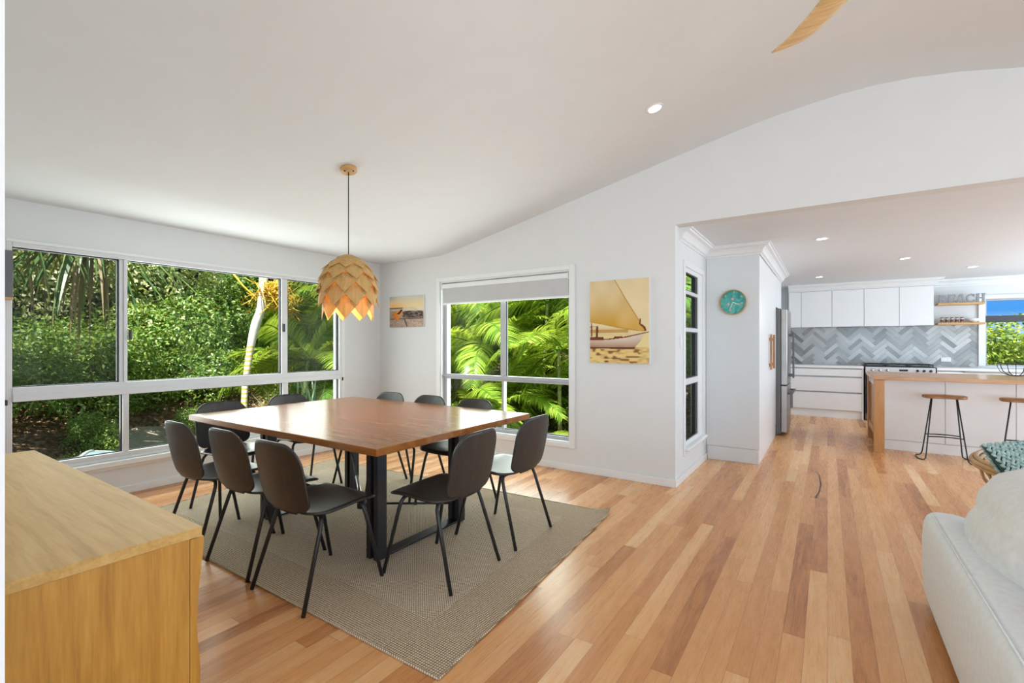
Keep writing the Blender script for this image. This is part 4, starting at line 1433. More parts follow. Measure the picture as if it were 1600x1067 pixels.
local(il, BX(IX0 + 0.03, IX0 + 0.05, IY0 + 0.45, IY1 - 0.115, 0.25, 0.78), 'end_board', M['island_leg'])
PY = 7.33
local(il, BX(IX0 + 0.104, IX1 - 0.02, PY + 0.022, IY1 - 0.02, 0.12, IZ - 0.043), 'carcass', M['cab'])
local(il, BX(IX0 + 0.104, IX1 - 0.02, PY + 0.008, PY + 0.03, 0.0, 0.118), 'kickboard', M['cab'], 0.001)
px = [IX0 + 0.104, 1.132, 1.709, 2.286, 2.863, IX1 - 0.02]
for a, b in zip(px[:-1], px[1:]):
    local(il, BX(a + 0.002, b - 0.002, PY, PY + 0.02, 0.122, IZ - 0.044), 'panel', M['cab'], 0.0012)


def make_stool():
    root = empty('bar_stool')
    # saddle seat
    rows = []
    N_ = 25
    outl = []
    for i in range(N_):
        s_ = -1 + 2 * i / (N_ - 1)
        x = 0.19 * s_
        hw = 0.115 * (max(0, 1 - abs(s_) ** 3.2)) ** 0.5 + 0.004
        yc = 0.018 * math.cos(s_ * PI)
        outl.append((x, yc - hw, yc + hw, s_))
    m_ = MB()
    top, bot = [], []
    for (x, y0, y1, s_) in outl:
        rt, rb_ = [], []
        for u in np.linspace(0, 1, 13):
            y = y0 + (y1 - y0) * u
            k = 2 * u - 1
            dish = 0.014 * (math.cos(s_ * PI * 1.0) * -0.5 - 0.5) * (1 - k * k * 0.7) + 0.010 * math.exp(-(s_ / 0.16) ** 2) * (1 if u < 0.5 else 0) * (1 - 2 * u)
            edge = 0.010 * (abs(k) ** 8 + abs(s_) ** 10)
            rt.append((x, y, 0.720 + dish * -0.6 - edge - 0.012 * (1 - s_ * s_)))
            rb_.append((x, y, 0.676 + edge))
        top.append(rt)
        bot.append(rb_)
    m_.grid(list(reversed(top)))
    m_.grid(bot)
    for i in range(N_ - 1):
        for q in (0, 12):
            a = [top[i][q], top[i + 1][q], bot[i + 1][q], bot[i][q]]
            m_.add(a, [(0, 1, 2, 3) if q else (3, 2, 1, 0)], 0, True)
    for i in (0, N_ - 1):
        for q in range(12):
            m_.add([top[i][q], top[i][q + 1], bot[i][q + 1], bot[i][q]], [(0, 1, 2, 3)], 0, True)
    m_.build('seat', M['stool_wood'], root)
    for sx_ in (-1, 1):
        xt, xb = sx_ * 0.105, sx_ * 0.178
        for sy in (-1, 1):
            pts = [(xt, sy * 0.02, 0.676), (xb - sx_ * 0.01, sy * 0.125, 0.06), (xb - sx_ * 0.002, sy * 0.142, 0.022), (xb + sx_ * 0.012, sy * 0.150, 0.007), (xb + sx_ * 0.045, sy * 0.13, 0.006)]
            MB().tube(pts, 0.0065, 8).build('leg', M['black_metal'], root)
        MB().tube([(xb + sx_ * 0.045, -0.13, 0.006), (xb + sx_ * 0.058, -0.06, 0.006), (xb + sx_ * 0.06, 0, 0.006), (xb + sx_ * 0.058, 0.06, 0.006), (xb + sx_ * 0.045, 0.13, 0.006)], 0.0065, 8).build('foot_loop', M['black_metal'], root)
    xf = 0.105 + 0.068 * (0.676 - 0.255) / 0.616
    for sy in (-1, 1):
        yf = sy * (0.02 + 0.105 * (0.676 - 0.255) / 0.616)
        MB().tube([(-xf, yf, 0.255), (-xf * 0.4, yf * 0.98, 0.262), (xf * 0.4, yf * 0.98, 0.262), (xf, yf, 0.255)], 0.006, 8).build('footrest', M['black_metal'], root)
    return root


st0 = make_stool()
st0.location = (1.075, 7.02, 0)
tag(st0, 'saddle seat bar stool at the island nearest the timber end leg', 'bar stool', 'bar stools along the island')
st1 = copy_tree(st0)
st1.location = (1.70, 7.0, 0)
st1.rotation_euler = (0, 0, R(-14))
tag(st1, 'saddle seat bar stool at the island behind the rattan chair', 'bar stool', 'bar stools along the island')

wb = empty('wire_bowl', (1.87, 8.03, IZ))
tag(wb, 'open black wire fruit bowl on the kitchen island', 'bowl')
pr = [(0.055, 0.006), (0.10, 0.022), (0.138, 0.056), (0.158, 0.10), (0.165, 0.145)]
MB().tube([(0.165 * math.cos(a), 0.165 * math.sin(a), 0.145) for a in np.linspace(0, 2 * PI, 40)[:-1]], 0.004, 6, closed=True).build('rim', M['black_metal'], wb)
MB().tube([(0.055 * math.cos(a), 0.055 * math.sin(a), 0.005) for a in np.linspace(0, 2 * PI, 24)[:-1]], 0.004, 6, closed=True).build('base_ring', M['black_metal'], wb)
for k in range(14):
    a = 2 * PI * k / 14
    MB().tube([(r_ * math.cos(a), r_ * math.sin(a), z) for r_, z in pr], 0.0028, 6).build('wire', M['black_metal'], wb)

# ------------------------------------------------------------------ sofa, cushions, rattan chair


def pillow(w_, h_, th, n_=25, pinch=0.10, seed=1, wr=0.006, corner=2.6):
    """a soft cushion in the local XZ plane, thickness along Y"""
    rs_ = np.random.RandomState(seed)
    ph = rs_.rand(12) * 6
    front, back = [], []
    for i in range(n_):
        v_ = -1 + 2 * i / (n_ - 1)
        rf, rb_ = [], []
        for j in range(n_):
            u = -1 + 2 * j / (n_ - 1)
            e_ = max(0.0, (1 - abs(u) ** corner)) ** 0.55 * max(0.0, (1 - abs(v_) ** corner)) ** 0.55
            x = u * w_ / 2 * (1 - pinch * 0.5 * (1 - v_ * v_) * abs(u) * 0.8)
            z = v_ * h_ / 2 * (1 - pinch * 0.5 * (1 - u * u) * abs(v_) * 0.8)
            nz_ = wr * e_ ** 0.3 * (math.sin(3 * u + 5 * v_ + ph[0]) + 0.6 * math.sin(9 * u * v_ + 7 * v_ + ph[1]) + 0.5 * math.sin(13 * v_ - 4 * u + ph[2]))
            y = th / 2 * e_
            rf.append((x, -y - nz_ * (e_ > 0), z))
            rb_.append((x, y + nz_ * (e_ > 0), z))
        front.append(rf)
        back.append(rb_)
    m_ = MB()
    m_.grid(front)
    m_.grid([list(reversed(r_)) for r_ in back])
    return m_


sf_ = empty('sofa', (0.86, 1.9, 0))
tag(sf_, 'pale grey linen sofa seen from behind at the right edge', 'sofa')
SX0, SX1, SY0, SY1 = -0.475, 0.50, -1.05, 1.205


def softbox(x0, x1, y0, y1, z0, z1, r_, nx=2):
    return MB().box(x0, x1, y0, y1, z0, z1)


softbox(SX0 + 0.02, SX1 - 0.02, SY0 + 0.02, SY1 - 0.02, 0.05, 0.27, 0.02).build('base', M['sofa'], sf_, bevel=0.02, seg=3)
bk = MB()
prb = [(SX0 + 0.012, 0.055), (SX0 + 0.004, 0.10), (SX0, 0.25), (SX0 + 0.002, 0.40), (SX0 + 0.014, 0.455), (SX0 + 0.05, 0.475), (SX0 + 0.12, 0.474), (SX0 + 0.19, 0.455), (SX0 + 0.22, 0.40), (SX0 + 0.22, 0.06)]
ys = [SY0, SY0 + 0.03, 0.0, SY1 - 0.10, SY1 - 0.05, SY1 - 0.02, SY1]
sh_ = [0.03, 0.0, 0.0, 0.0, 0.006, 0.02, 0.05]
rows = []
cxm, czm = SX0 + 0.11, 0.26
for y, k in zip(ys, sh_):
    rows.append([(p[0] + (cxm - p[0]) * k * 1.5, y, p[1] - (k * 0.8 if p[1] > 0.3 else 0)) for p in prb])
bk.grid([[r_[i] for r_ in rows] for i in range(len(prb))])
bk.add(rows[0], [tuple(range(len(prb)))])
bk.add(rows[-1], [tuple(reversed(range(len(prb))))])
bk.build('back', M['sofa'], sf_, sub=1)
MB().tube([(SX0 + 0.030, SY0 + 0.03, 0.468), (SX0 + 0.030, SY1 - 0.12, 0.465), (SX0 + 0.034, SY1 - 0.06, 0.456)], 0.0035, 6).build('seam', M['sofa'], sf_)
softbox(SX0 + 0.23, SX1, SY0 + 0.02, 0.07, 0.275, 0.40, 0.04).build('seat_cushion', M['sofa'], sf_, bevel=0.035, seg=4)
softbox(SX0 + 0.23, SX1, 0.08, SY1 - 0.02, 0.275, 0.40, 0.04).build('seat_cushion', M['sofa'], sf_, bevel=0.035, seg=4)
for (x_, y_) in ((SX0 + 0.08, SY0 + 0.1), (SX1 - 0.08, SY0 + 0.1), (SX0 + 0.08, SY1 - 0.1), (SX1 - 0.08, SY1 - 0.1)):
    MB().box(x_ - 0.03, x_ + 0.03, y_ - 0.03, y_ + 0.03, 0, 0.052).build('foot', M['black_metal'], sf_)


def cushion(name, loc, rot, w_, h_, th, mat_, lab, **kw):
    o = pillow(w_, h_, th, **kw).build(name, mat_)
    o.location = loc
    o.rotation_mode = 'XYZ'
    o.rotation_euler = rot
    tag(o, lab, 'cushion')
    return o


cushion('back_cushion', (0.655, 2.64, 0.525), (R(20), 0, R(88)), 0.86, 0.43, 0.30, M['cushion'], 'large soft pale grey cushion leaning on the sofa back', seed=3, wr=0.005, corner=3.0, pinch=0.02)
cushion('back_cushion', (0.72, 1.76, 0.53), (R(18), 0, R(90)), 0.84, 0.48, 0.28, M['cushion'], 'pale grey cushion on the sofa at the very edge of the photo', seed=8, wr=0.010, corner=3.4)
cushion('scatter_cushion', (1.13, 2.98, 0.53), (R(10), 0, R(178)), 0.44, 0.40, 0.14, M['cushion'], 'small plain pale cushion before the knitted teal cushion', seed=5)

rc = empty('rattan_chair', (1.27, 4.28, 0))
tag(rc, 'round rattan chair between the sofa and the kitchen island', 'chair')
rr = 0.45
for k, (dr, dz) in enumerate(((0, 0.53), (0.022, 0.515), (-0.018, 0.508), (0.012, 0.49))):
    MB().tube([((rr + dr) * math.cos(a), (rr + dr) * math.sin(a), dz + 0.02 * math.sin(a)) for a in np.linspace(0, 2 * PI, 48)[:-1]], 0.014, 8, closed=True).build('rim_cane', M['rattan'], rc)
for k in range(24):
    a = 2 * PI * k / 24
    MB().tube([(r_ * math.cos(a), r_ * math.sin(a), z) for r_, z in ((0.44, 0.50), (0.42, 0.40), (0.34, 0.28), (0.26, 0.20), (0.24, 0.10), (0.30, 0.0))], 0.008, 6).build('cane', M['rattan'], rc)
MB().tube([(0.30 * math.cos(a), 0.30 * math.sin(a), 0.012) for a in np.linspace(0, 2 * PI, 36)[:-1]], 0.012, 8, closed=True).build('base_ring', M['rattan'], rc)
MB().lathe([(0, 0.30), (0.28, 0.30), (0.34, 0.33), (0.33, 0.37), (0.2, 0.39), (0, 0.39)], 32).build('seat_pad', M['cushion'], rc)

# chunky knit cushion: rows of stitches as real loops
t = NT('teal_chunky_wool')
nz = t.noise(t.coord(), 40, 3)
t.base(t.ramp(nz, [(0.3, lin(136, 166, 164)), (0.7, lin(196, 216, 212))]), 0.9, 0, 0.1)
M['wool'] = t.mat
tcx = empty('knitted_cushion', (1.13, 4.07, 0.485))
tcx.rotation_euler = (R(-42), R(-4), R(30))
tag(tcx, 'chunky knitted pale teal cushion in the rattan chair', 'cushion')
base_c = pillow(0.56, 0.50, 0.16, 25, seed=11, wr=0.0)
base_c.build('cover', plain('deep_teal_gaps', lin(58, 84, 82)[:3], 0.95), tcx)
m = MB()
n_ = 27
for i in range(n_):
    for j in range(n_):
        u, v_ = -0.96 + 1.92 * (j + 0.5 * (i % 2) * 0.9) / (n_ - 0.5), -0.96 + 1.92 * i / (n_ - 1)
        e_ = max(0.0, (1 - abs(u) ** 2.6)) ** 0.55 * max(0.0, (1 - abs(v_) ** 2.6)) ** 0.55
        x, z = u * 0.28, v_ * 0.25
        for sd in (-1, 1):
            y = sd * (0.08 * e_ + 0.004)
            M4 = Matrix.Translation((x, y, z)) @ Matrix.Rotation(R(38 if (i + j) % 2 else -38), 4, 'Y')
            m.lathe([(0, -0.0165), (0.0075, -0.012), (0.0095, 0), (0.0075, 0.012), (0, 0.0165)], 7, M=M4)
m.build('knit', M['wool'], tcx)

# ------------------------------------------------------------------ the garden


def gh(x, y):
    """ground height: the house stands above a gully, the bank climbs beyond it"""
    dx, dy = max(0.0, -5.2 - x), max(0.0, y - 4.5)
    d = math.hypot(dx, dy) if x < -1.2 else (y - 10.7 if y > 10.7 else 0)
    h = -1.05
    if d > 1.6:
        h += 0.36 * min(d - 1.6, 4.2)
    if d > 5.8:
        h += 0.24 * (d - 5.8)
    if d > 10:
        h += 0.35 * (d - 10)
    if x > -1.5 and y > 10.7:
        h = -1.0
    h += 0.12 * math.sin(x * 1.3 + y * 0.7) + 0.08 * math.sin(x * 2.9 - y * 2.1)
    return min(h, 7.5)


xs = np.arange(-26, 14.1, 0.7)
ys_ = np.arange(-12, 30.1, 0.7)
m = MB().grid([[(x, y, -1.9 if (-5.0 < x < 5.1 and -4 < y < 4.3) or (-1.1 < x < 5.1 and 4 < y < 10.4) else gh(x, y)) for x in xs] for y in ys_])
struct(m.build('garden_ground', M['ground']))


def leaves(n_, blobs, size, seed, up=0.35, aspect=0.45, shell=0.55):
    rs_ = np.random.RandomState(seed)
    W_ = np.array([b[3] * b[4] * b[5] for b in blobs]) ** (2 / 3.0)
    idx = rs_.choice(len(blobs), n_, p=W_ / W_.sum())
    B = np.array(blobs)[idx]
    d = rs_.normal(size=(n_, 3))
    d[:, 2] += 0.25
    d /= np.linalg.norm(d, axis=1)[:, None]
    rad = shell + (1 - shell) * rs_.rand(n_) ** 0.6
    P = B[:, :3] + d * rad[:, None] * B[:, 3:6]
    nrm = d * 0.6 + rs_.normal(size=(n_, 3)) * 0.55
    nrm[:, 2] += up
    nrm /= np.linalg.norm(nrm, axis=1)[:, None]
    t_ = rs_.normal(size=(n_, 3)) + d * 0.7
    t_[:, 2] -= 0.3
    t_ -= nrm * (t_ * nrm).sum(1)[:, None]
    t_ /= np.linalg.norm(t_, axis=1)[:, None]
    b_ = np.cross(nrm, t_)
    s_ = (size * (0.65 + 0.7 * rs_.rand(n_)))[:, None]
    a = P
    c_ = P + t_ * s_
    mid = P + t_ * s_ * 0.45
    l_ = mid + b_ * s_ * aspect * 0.5 + nrm * s_ * 0.08
    r_ = mid - b_ * s_ * aspect * 0.5 + nrm * s_ * 0.08
    V = np.stack([a, r_, c_, l_], 1).reshape(-1, 3)
    return V, np.arange(n_ * 4).reshape(-1, 4)


def raw_mesh(name, V, F, mat_):
    me = bpy.data.meshes.new(name)
    me.vertices.add(len(V))
    me.vertices.foreach_set('co', np.asarray(V, np.float32).ravel())
    me.loops.add(F.size)
    me.loops.foreach_set('vertex_index', F.ravel().astype(np.int32))
    me.polygons.add(len(F))
    me.polygons.foreach_set('loop_start', np.arange(0, F.size, F.shape[1], dtype=np.int32))
    me.materials.append(mat_)
    me.update(calc_edges=True)
    return me


def mesh_obj(name, me, parent):
    o = bpy.data.objects.new(name, me)
    C.objects.link(o)
    o.parent = parent
    return o


def blobset(n_, R0, H0, seed, flat=0.8):
    rs_ = np.random.RandomState(seed)
    out = []
    for _ in range(n_):
        a, q = rs_.rand() * 2 * PI, rs_.rand() ** 0.5
        r_ = R0 * (0.34 + 0.24 * rs_.rand())
        z = H0 * (0.25 + 0.65 * rs_.rand())
        k = 1 - 0.5 * max(0, z / H0 - 0.5)
        out.append((R0 * 0.75 * q * k * math.cos(a), R0 * 0.75 * q * k * math.sin(a), z, r_, r_, r_ * flat))
    return out


def trunk_mesh(h, r0, seed, nb=4):
    rs_ = random.Random(seed)
    m_ = MB()
    pts = [(0, 0, -0.4)] + [(rs_.uniform(-.08, .08) * h * k / 4, rs_.uniform(-.08, .08) * h * k / 4, h * k / 4) for k in range(1, 5)]
    m_.tube(pts, [r0, r0, r0 * .8, r0 * .6, r0 * .35], 8)
    for b in range(nb):
        a = rs_.random() * 2 * PI
        z = h * rs_.uniform(0.3, 0.7)
        m_.tube([(0, 0, z), (math.cos(a) * h * .25, math.sin(a) * h * .25, z + h * .2), (math.cos(a) * h * .4, math.sin(a) * h * .4, z + h * .32)], [r0 * .5, r0 * .3, r0 * .12], 6)
    return m_


SH = []
for k, (n_, R0, H0, sz) in enumerate(((9500, 1.25, 1.7, 0.072), (9500, 1.35, 1.5, 0.066), (8500, 1.1, 1.9, 0.08))):
    V, F = leaves(n_, blobset(13, R0, H0, 20 + k), sz, 30 + k)
    SH.append(raw_mesh('shrub_foliage', V, F, M['leaf']))
STEM = trunk_mesh(1.2, 0.05, 2, 6)
stem_me = None


def shrub(x, y, sc, k, lab, grp, mat_=None, dz=0.0, sz=None):
    global stem_me
    e_ = empty('garden_shrub', (x, y, gh(x, y) + dz), random.Random(int(x * 91 + y * 57)).random() * 6)
    e_.scale = (sc, sc, sc if sz is None else sz)
    tag(e_, lab, 'shrub', grp)
    o = mesh_obj('foliage', SH[k], e_)
    if mat_:
        o.material_slots[0].link = 'OBJECT'
        o.material_slots[0].material = mat_
    if stem_me is None:
        s_ = STEM.build('stems', M['bark'], e_)
        stem_me = s_.data
    else:
        mesh_obj('stems', stem_me, e_)
    return e_


G1 = 'glossy green shrubs massed on the bank outside the left window'
L1 = 'glossy green shrub in the mass on the bank outside the left window'
for i, (x, y, sc, dz) in enumerate(((-9.5, 0.4, 0.85, -0.1), (-9.7, 1.6, 0.85, -0.15), (-9.75, 2.8, 0.85, -0.2), (-9.8, 4.0, 0.85, -0.2), (-10.6, 2.2, 0.95, -0.25), (-10.6, 4.6, 0.95, -0.3), (-8.4, 1.0, 0.36, -0.1), (-8.2, 1.9, 0.30, -0.1), (-8.7, 2.35, 0.34, -0.1), (-8.0, 2.5, 0.24, -0.05), (-9.0, 3.9, 0.4, -0.1), (-10.2, 0.2, 1.1, 0.1), (-10.3, 3.6, 1.05, 0.1), (-11.5, 3.0, 0.95, -0.4), (-11.3, 5.6, 0.95, -0.4),
                                    (-11.8, 0.8, 1.2, 0.0), (-12.8, 4.0, 1.0, -0.5), (-12.4, 6.4, 1.2, 0.0), (-10.7, 6.6, 0.95, -0.1), (-9.3, 5.9, 0.7, -0.2))):
    shrub(x, y, sc, i % 3, L1, G1, None, dz)
# dense trees behind
TR = []
for k, (n_, R0, H0, sz) in enumerate(((17000, 2.6, 4.4, 0.16), (17000, 2.4, 5.0, 0.15))):
    V, F = leaves(n_, blobset(16, R0, H0, 50 + k), sz, 60 + k)
    V = np.array(V)
    V[:, 2] += 0.9
    TR.append(raw_mesh('tree_foliage', V, F, M['leaf_dark']))
tr_me = None


def tree(x, y, sc, k, lab, grp, mat_=None, dz=0.0):
    global tr_me
    e_ = empty('garden_tree', (x, y, gh(x, y) + dz), random.Random(int(x * 31 + y * 77)).random() * 6)
    e_.scale = (sc, sc, sc)
    tag(e_, lab, 'tree', grp)
    o = mesh_obj('crown', TR[k], e_)
    if mat_:
        o.material_slots[0].link = 'OBJECT'
        o.material_slots[0].material = mat_
    if tr_me is None:
        tr_me = trunk_mesh(3.4, 0.14, 5, 6).build('trunk', M['bark'], e_).data
    else:
        mesh_obj('trunk', tr_me, e_)
    return e_


G2 = 'dense dark trees closing the view behind the left window shrubs'
L2 = 'dense dark green tree behind the shrubs outside the left window'
for i, (x, y, sc) in enumerate(((-14.0, 0.2, 1.1), (-14.8, 2.6, 1.2), (-14.6, 5.2, 1.15), (-14.2, 7.9, 1.15), (-16.6, 1.2, 1.5), (-17.0, 4.4, 1.6), (-16.6, 8.2, 1.6), (-17, 12, 1.7), (-13.6, -2.0, 1.2), (-19.5, 6.5, 2.0), (-19.5, 1.0, 2.0))):
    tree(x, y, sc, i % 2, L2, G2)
tree(-10.9, 3.8, 0.66, 1, 'tree covered in pale cream blossom at the top of the left window', None, M['leaf_pale'], 0.45)
tree(-11.6, 2.2, 0.56, 0, 'smaller cream blossomed tree beside the larger one outside the left window', None, M['leaf_pale'], 0.5)


# ------ palms
def frond_mesh(name, L, seed, mat_, droop=1.0, ll=0.42, n_=58):
    rs_ = random.Random(seed)
    pts = []
    for i in range(n_ + 1):
        s_ = i / n_
        pts.append(Vector((L * (s_ - 0.18 * droop * s_ ** 2.4), 0.06 * L * math.sin(s_ * 2.0 + seed), L * (0.55 * s_ - 0.62 * droop * s_ ** 2))))
    V, F = [], []
    for i in range(3, n_ + 1):
        s_ = i / n_
        t_ = (pts[i] - pts[i - 1]).normalized()
        sd = t_.cross(Vector((0, 0, 1))).normalized()
        up = sd.cross(t_)
        l_ = ll * (math.sin(PI * (0.10 + 0.84 * s_)) ** 0.8) * rs_.uniform(0.88, 1.1)
        wd = 0.011 + 0.007 * math.sin(PI * s_)
        for sgn in (-1, 1):
            d0 = (sd * sgn * 0.86 + t_ * 0.5 + up * rs_.uniform(0.05, 0.35)).normalized()
            p = pts[i]
            b = len(V)
            for q in range(5):
                u = q / 4
                w_ = wd * (0.55, 1.0, 0.9, 0.6, 0.03)[q]
                c_ = p + d0 * l_ * u + Vector((0, 0, -1)) * l_ * 0.38 * droop * u * u
                nn = t_ * w_
                V += [c_ - nn, c_ + nn]
            for q in range(4):
                F.append((b + 2 * q, b + 2 * q + 1, b + 2 * q + 3, b + 2 * q + 2))
    m_ = MB()
    m_.tube([pts[0]] + pts[1::3], 0.012, 5)
    for f in m_.f:
        if len(f) == 4:
            F.append(tuple(i + len(V) for i in f))
    V += [Vector(p) for p in m_.v]
    return raw_mesh(name, np.array([tuple(v) for v in V]), np.array(F), mat_)


FR = [frond_mesh('frond', 1.75, 1, M['palm'], 1.0), frond_mesh('frond', 1.6, 2, M['palm'], 0.75, 0.46), frond_mesh('frond', 1.9, 3, M['palm'], 1.25, 0.40)]


def palm(x, y, h, nf_, seed, lab, grp, sc=1.0, mat_=None, lean=0.15, tr_=None, r0=0.035, name='garden_palm', dry=0, base=None, up=0.0):
    rs_ = random.Random(seed)
    nf = nf_ + 4
    z0 = gh(x, y) if base is None else base
    e_ = empty(name, (x, y, z0))
    tag(e_, lab, 'palm', grp)
    lx, ly = rs_.uniform(-lean, lean), rs_.uniform(-lean, lean)
    m_ = MB().tube([(0, 0, -0.3), (lx * .3, ly * .3, h * .4), (lx, ly, h)], [r0 * 1.2, r0, r0 * .8], 8)
    m_.build('trunk', tr_ or M['cane'], e_)
    for i in range(nf):
        o = mesh_obj('frond', FR[rs_.randrange(3)], e_)
        if i < dry:
            o.material_slots[0].link = 'OBJECT'
            o.material_slots[0].material = M['straw']
            o['label'] = 'dry brown frond'
        elif mat_:
            o.material_slots[0].link = 'OBJECT'
            o.material_slots[0].material = mat_
        o.location = (lx, ly, h)
        s_ = sc * rs_.uniform(0.8, 1.1)
        o.scale = (s_, s_, s_)
        o.rotation_mode = 'ZYX'
        pit = rs_.uniform(-62, 18) - up
        if i < dry:
            pit = rs_.uniform(30, 55)
        o.rotation_euler = (0, R(pit), 2 * PI * i / nf + rs_.uniform(-.3, .3))
    return e_


G3 = 'golden cane palms crowded outside the back window'
L3_ = 'golden cane palm in the crowd outside the back window'
k = 0
for (x, y, h, nf, sc, dk) in ((-4.6, 6.4, 1.35, 10, 0.95, 0), (-3.7, 7.0, 1.9, 11, 1.0, 0), (-5.6, 7.4, 1.9, 11, 1.1, 0), (-4.7, 8.1, 2.4, 12, 1.15, 0), (-3.3, 8.4, 1.4, 10, 1.0, 0), (-6.6, 8.7, 2.2, 12, 1.25, 0), (-5.6, 9.6, 2.3, 12, 1.3, 0),
                          (-4.1, 9.8, 2.0, 12, 1.25, 0), (-3.0, 10.3, 1.8, 11, 1.2, 1), (-7.8, 10.4, 2.3, 12, 1.4, 1), (-6.2, 11.3, 2.4, 12, 1.5, 1), (-4.6, 11.6, 2.2, 12, 1.5, 1), (-5.0, 5.9, 0.5, 8, 0.75, 0), (-3.6, 6.1, 0.7, 8, 0.7, 0), (-3.2, 9.3, 1.6, 10, 1.05, 1), (-5.2, 6.7, 1.0, 10, 0.9, 0), (-4.0, 7.9, 1.0, 9, 0.9, 0), (-6.0, 8.1, 1.3, 11, 1.1, 0)):
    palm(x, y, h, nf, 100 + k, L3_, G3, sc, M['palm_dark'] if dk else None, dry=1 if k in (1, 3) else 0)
    k += 1
G4 = 'leaning palms outside the far end of the left window'
for (x, y, h, nf, sc, dk) in ((-8.3, 5.2, 1.5, 11, 1.05, 0), (-7.6, 5.9, 0.9, 9, 0.85, 1), (-9.8, 6.8, 1.9, 12, 1.25, 1), (-8.6, 7.2, 2.3, 12, 1.3, 0), (-10.4, 8.6, 2.4, 12, 1.5, 1)):
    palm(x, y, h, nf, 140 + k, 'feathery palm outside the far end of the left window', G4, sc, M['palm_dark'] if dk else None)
    k += 1
for (x, y, sc, dz) in ((-5.9, 10.6, 1.1, -.2), (-3.6, 11.0, 1.1, -.2), (-7.6, 9.4, 1.0, -.2), (-2.9, 11.4, 1.1, 0), (-4.9, 7.2, 0.62, -.1), (-3.3, 7.4, 0.62, -.1), (-4.0, 8.8, 0.7, -.1)):
    shrub(x, y, sc, k % 3, 'leafy green bush under the palms outside the back window', 'bushes under the palms outside the back window', None, dz)
    k += 1
G5 = 'tall trees beyond the palms outside the back window'
for i, (x, y, sc) in enumerate(((-8.8, 14.2, 1.3), (-5.6, 14.6, 1.25), (-2.6, 13.6, 0.95), (-11.6, 12.4, 1.4), (-3.4, 17.5, 1.6), (-8, 18, 1.8))):
    tree(x, y, sc, i % 2, 'tall green tree beyond the palms outside the back window', G5, M['leaf'])

# the ringed pale trunk with its yellow blossom
bp = empty('blossoming_palm', (-6.84, 3.60, gh(-6.84, 3.60)))
tag(bp, 'pale ringed palm trunk with sprays of yellow blossom outside the left window', 'palm')
bz = gh(-6.84, 3.60)
TRUNK_Z = bz
M['ring_trunk'] = ring_trunk()
P0 = [(-0.16, -0.10, -0.4), (-0.13, -0.07, 0.5 - bz), (-0.09, -0.05, 0.9 - bz), (-0.05, -0.02, 1.25 - bz), (0.0, 0.02, 1.55 - bz), (0.06, 0.07, 1.8 - bz), (0.08, 0.09, 2.2 - bz), (0.1, 0.1, 2.8 - bz), (0.14, 0.14, 4.8 - bz)]
R0 = [0.042, 0.042, 0.045, 0.052, 0.062, 0.058, 0.058, 0.052, 0.04]
cp = catmull([p + (q,) for p, q in zip(P0, R0)], 4)
MB().tube([tuple(p[:3]) for p in cp], [float(p[3]) for p in cp], 14).build('trunk', M['ring_trunk'], bp)
rs_ = random.Random(9)
for s_ in range(3):
    m = MB()
    c0 = Vector((0.07, 0.09, 1.98 - bz))
    for j in range(48):
        a = rs_.uniform(-0.9, 2.3) + s_ * 0.6
        el = rs_.uniform(-0.5, 0.9)
        L = rs_.uniform(0.25, 0.55)
        d = Vector((math.cos(a) * math.cos(el), math.sin(a) * math.cos(el), math.sin(el)))
        e1 = c0 + d * L * 0.6
        e2 = c0 + d * L + Vector((0, 0, -0.12))
        m.tube([c0, e1, e2], [0.007, 0.006, 0.004], 4)
        for q in range(5):
            b = e1.lerp(e2, rs_.random())
            m.tube([b, b + Vector((rs_.uniform(-.1, .1), rs_.uniform(-.1, .1), rs_.uniform(-.1, .08)))], [0.006, 0.004], 4)
    m.build('blossom_spray', M['flower'], bp)
MB().tube([(0.06, 0.08, 1.86 - bz), (-0.06, -0.12, 2.1 - bz), (-0.16, -0.32, 2.4 - bz)], 0.014, 6).build('flower_stalk', M['flower'], bp)
for i in range(5):
    o = mesh_obj('frond', FR[i % 3], bp)
    o.location = (0.14, 0.14, 4.8 - bz)
    o.rotation_euler = (0, R(-25 + 20 * (i % 3)), 2 * PI * i / 5)
    o.scale = (1.2, 1.2, 1.2)


# screw-palm with long hanging strap leaves, green and dried
def strap(m_, p, d, L, wd, droop, rs_):
    side = Vector((-d.y, d.x, 0))
    side = side.normalized() if side.length > 0.01 else Vector((1, 0, 0))
    side = (side + Vector((0, 0, rs_.uniform(-.5, .5)))).normalized()
    q, vel, V = Vector(p), Vector(d).normalized(), []
    n_ = 9
    for i in range(n_ + 1):
        u = i / n_
        w_ = wd * (1 - u ** 2.2) * (0.6 + 0.8 * min(1, u * 3)) * 0.5 + 0.0015
        V += [q - side * w_, q + side * w_]
        q = q + vel * (L / n_)
        vel = (vel + Vector((0, 0, -droop / n_))).normalized()
    m_.add(V, [(2 * i, 2 * i + 1, 2 * i + 3, 2 * i + 2) for i in range(n_)])


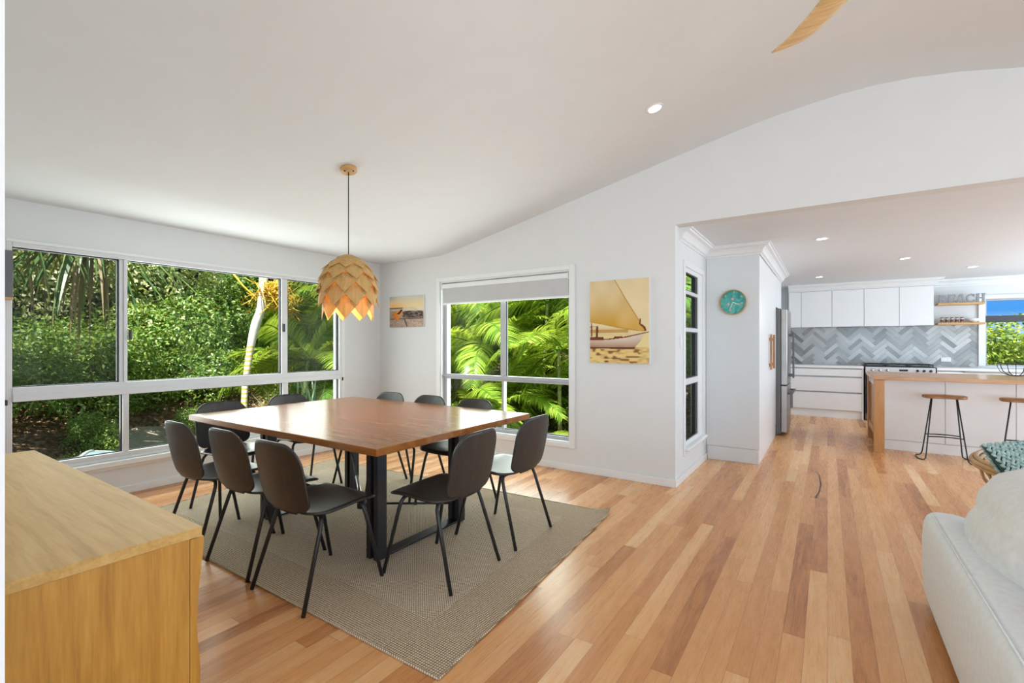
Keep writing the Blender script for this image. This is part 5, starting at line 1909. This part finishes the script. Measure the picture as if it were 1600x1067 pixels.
sp_ = empty('screw_palm', (-8.15, 1.35, gh(-8.15, 1.35)))
tag(sp_, 'screw palm with long drooping green and dried strap leaves at the left window edge', 'palm')
zc_ = 2.95 - gh(-8.15, 1.35)
MB().tube([(0.1, -0.5, -0.3), (0.05, -0.35, zc_ * .5), (0, -0.1, zc_)], [0.11, 0.09, 0.07], 10).build('trunk', M['bark'], sp_)
rs_ = random.Random(21)
mg, md = MB(), MB()
for c_ in ((0, 0, 0), (0.15, 0.75, -0.25), (0.25, -0.7, -0.1)):
    for i in range(100):
        a = rs_.uniform(0, 2 * PI)
        el = rs_.uniform(-0.45, 0.6)
        d = Vector((math.cos(a) * math.cos(el), math.sin(a) * math.cos(el), math.sin(el)))
        strap(mg, Vector((c_[0], c_[1], c_[2] + zc_)), d, rs_.uniform(1.0, 1.7), rs_.uniform(0.026, 0.042), rs_.uniform(0.7, 2.2), rs_)
    for i in range(30):
        a = rs_.uniform(0, 2 * PI)
        el = rs_.uniform(-1.2, -0.1)
        d = Vector((math.cos(a) * math.cos(el), math.sin(a) * math.cos(el), math.sin(el)))
        strap(md, Vector((c_[0], c_[1], c_[2] + zc_ - 0.05)), d, rs_.uniform(0.8, 1.6), rs_.uniform(0.02, 0.035), rs_.uniform(2.5, 6), rs_)
mg.build('green_leaves', M['strap'], sp_)['label'] = 'green strap leaves'
md.build('dry_leaves', M['straw'], sp_)['label'] = 'dried brown strap leaves'
# flax clump low outside the far end of the window
fl = empty('flax_clump', (-7.35, 4.75, gh(-7.35, 4.75)))
tag(fl, 'clump of pale upright sword leaves low outside the left window', 'plant')
m = MB()
for i in range(46):
    a = rs_.uniform(0, 2 * PI)
    el = rs_.uniform(0.7, 1.45)
    strap(m, (rs_.uniform(-.15, .15), rs_.uniform(-.25, .25), 0.0), Vector((math.cos(a) * math.cos(el), math.sin(a) * math.cos(el), math.sin(el))), rs_.uniform(1.0, 1.9), rs_.uniform(0.035, 0.06), rs_.uniform(0.2, 1.0), rs_)
m.build('leaves', M['flax'], fl)

# pale blue canopy top below the left window
cn = empty('garden_canopy', (-6.75, 1.66, 0.02))
tag(cn, 'pale blue shiny sheet top with a rolled edge below the left window', 'canopy')
cn.rotation_euler = (R(-4), R(10), R(-30))


def cz(x, y):
    return -0.10 * abs(x / 0.5) ** 2.2 - 0.10 * max(0, y / 0.45) ** 2 - 0.24 * max(0, -y / 0.45)


m = MB()
m.grid([[(x, y, cz(x, y)) for x in np.linspace(-0.5, 0.5, 15)] for y in np.linspace(-0.50, 0.45, 15)])
m.build('sheet', M['slate_blue'], cn, solid=0.02)
for x in (-0.5, 0.5):
    MB().tube([(x, y, cz(x, y)) for y in np.linspace(-0.50, 0.45, 12)], 0.022, 8).build('rolled_edge', M['slate_blue'], cn)
MB().tube([(-0.5 + 0.1 * k, 0.0, cz(-0.5 + 0.1 * k, 0) + 0.01) for k in range(11)], 0.018, 8).build('ridge', M['alu_dark'], cn)
for (x, y) in ((-0.4, -0.4), (0.4, -0.4), (-0.4, 0.35), (0.4, 0.35)):
    MB().tube([(x, y, cz(x, y)), (x, y, -1.05)], 0.02, 8).build('post', M['alu_dark'], cn)

shrub(-2.15, 8.3, 0.72, 0, 'yellow green bush seen through the narrow side window', None, M['bush'], 0.1, 1.25)

# bush and sky outside the kitchen window
for i, (x, y, sc, lab) in enumerate(((3.3, 13.2, 1.22, 'yellow green bush in the middle of the kitchen window'), (4.7, 13.4, 1.3, 'yellow green bush at the right of the kitchen window'), (2.3, 13.6, 0.95, 'yellow green bush at the left of the kitchen window'), (4.2, 14.8, 1.4, 'yellow green bush furthest back outside the kitchen window'), (3.0, 12.3, 0.85, 'lower yellow green bush nearest the kitchen window'))):
    shrub(x, y, sc, i % 3, lab, None, M['bush'], 0.45)
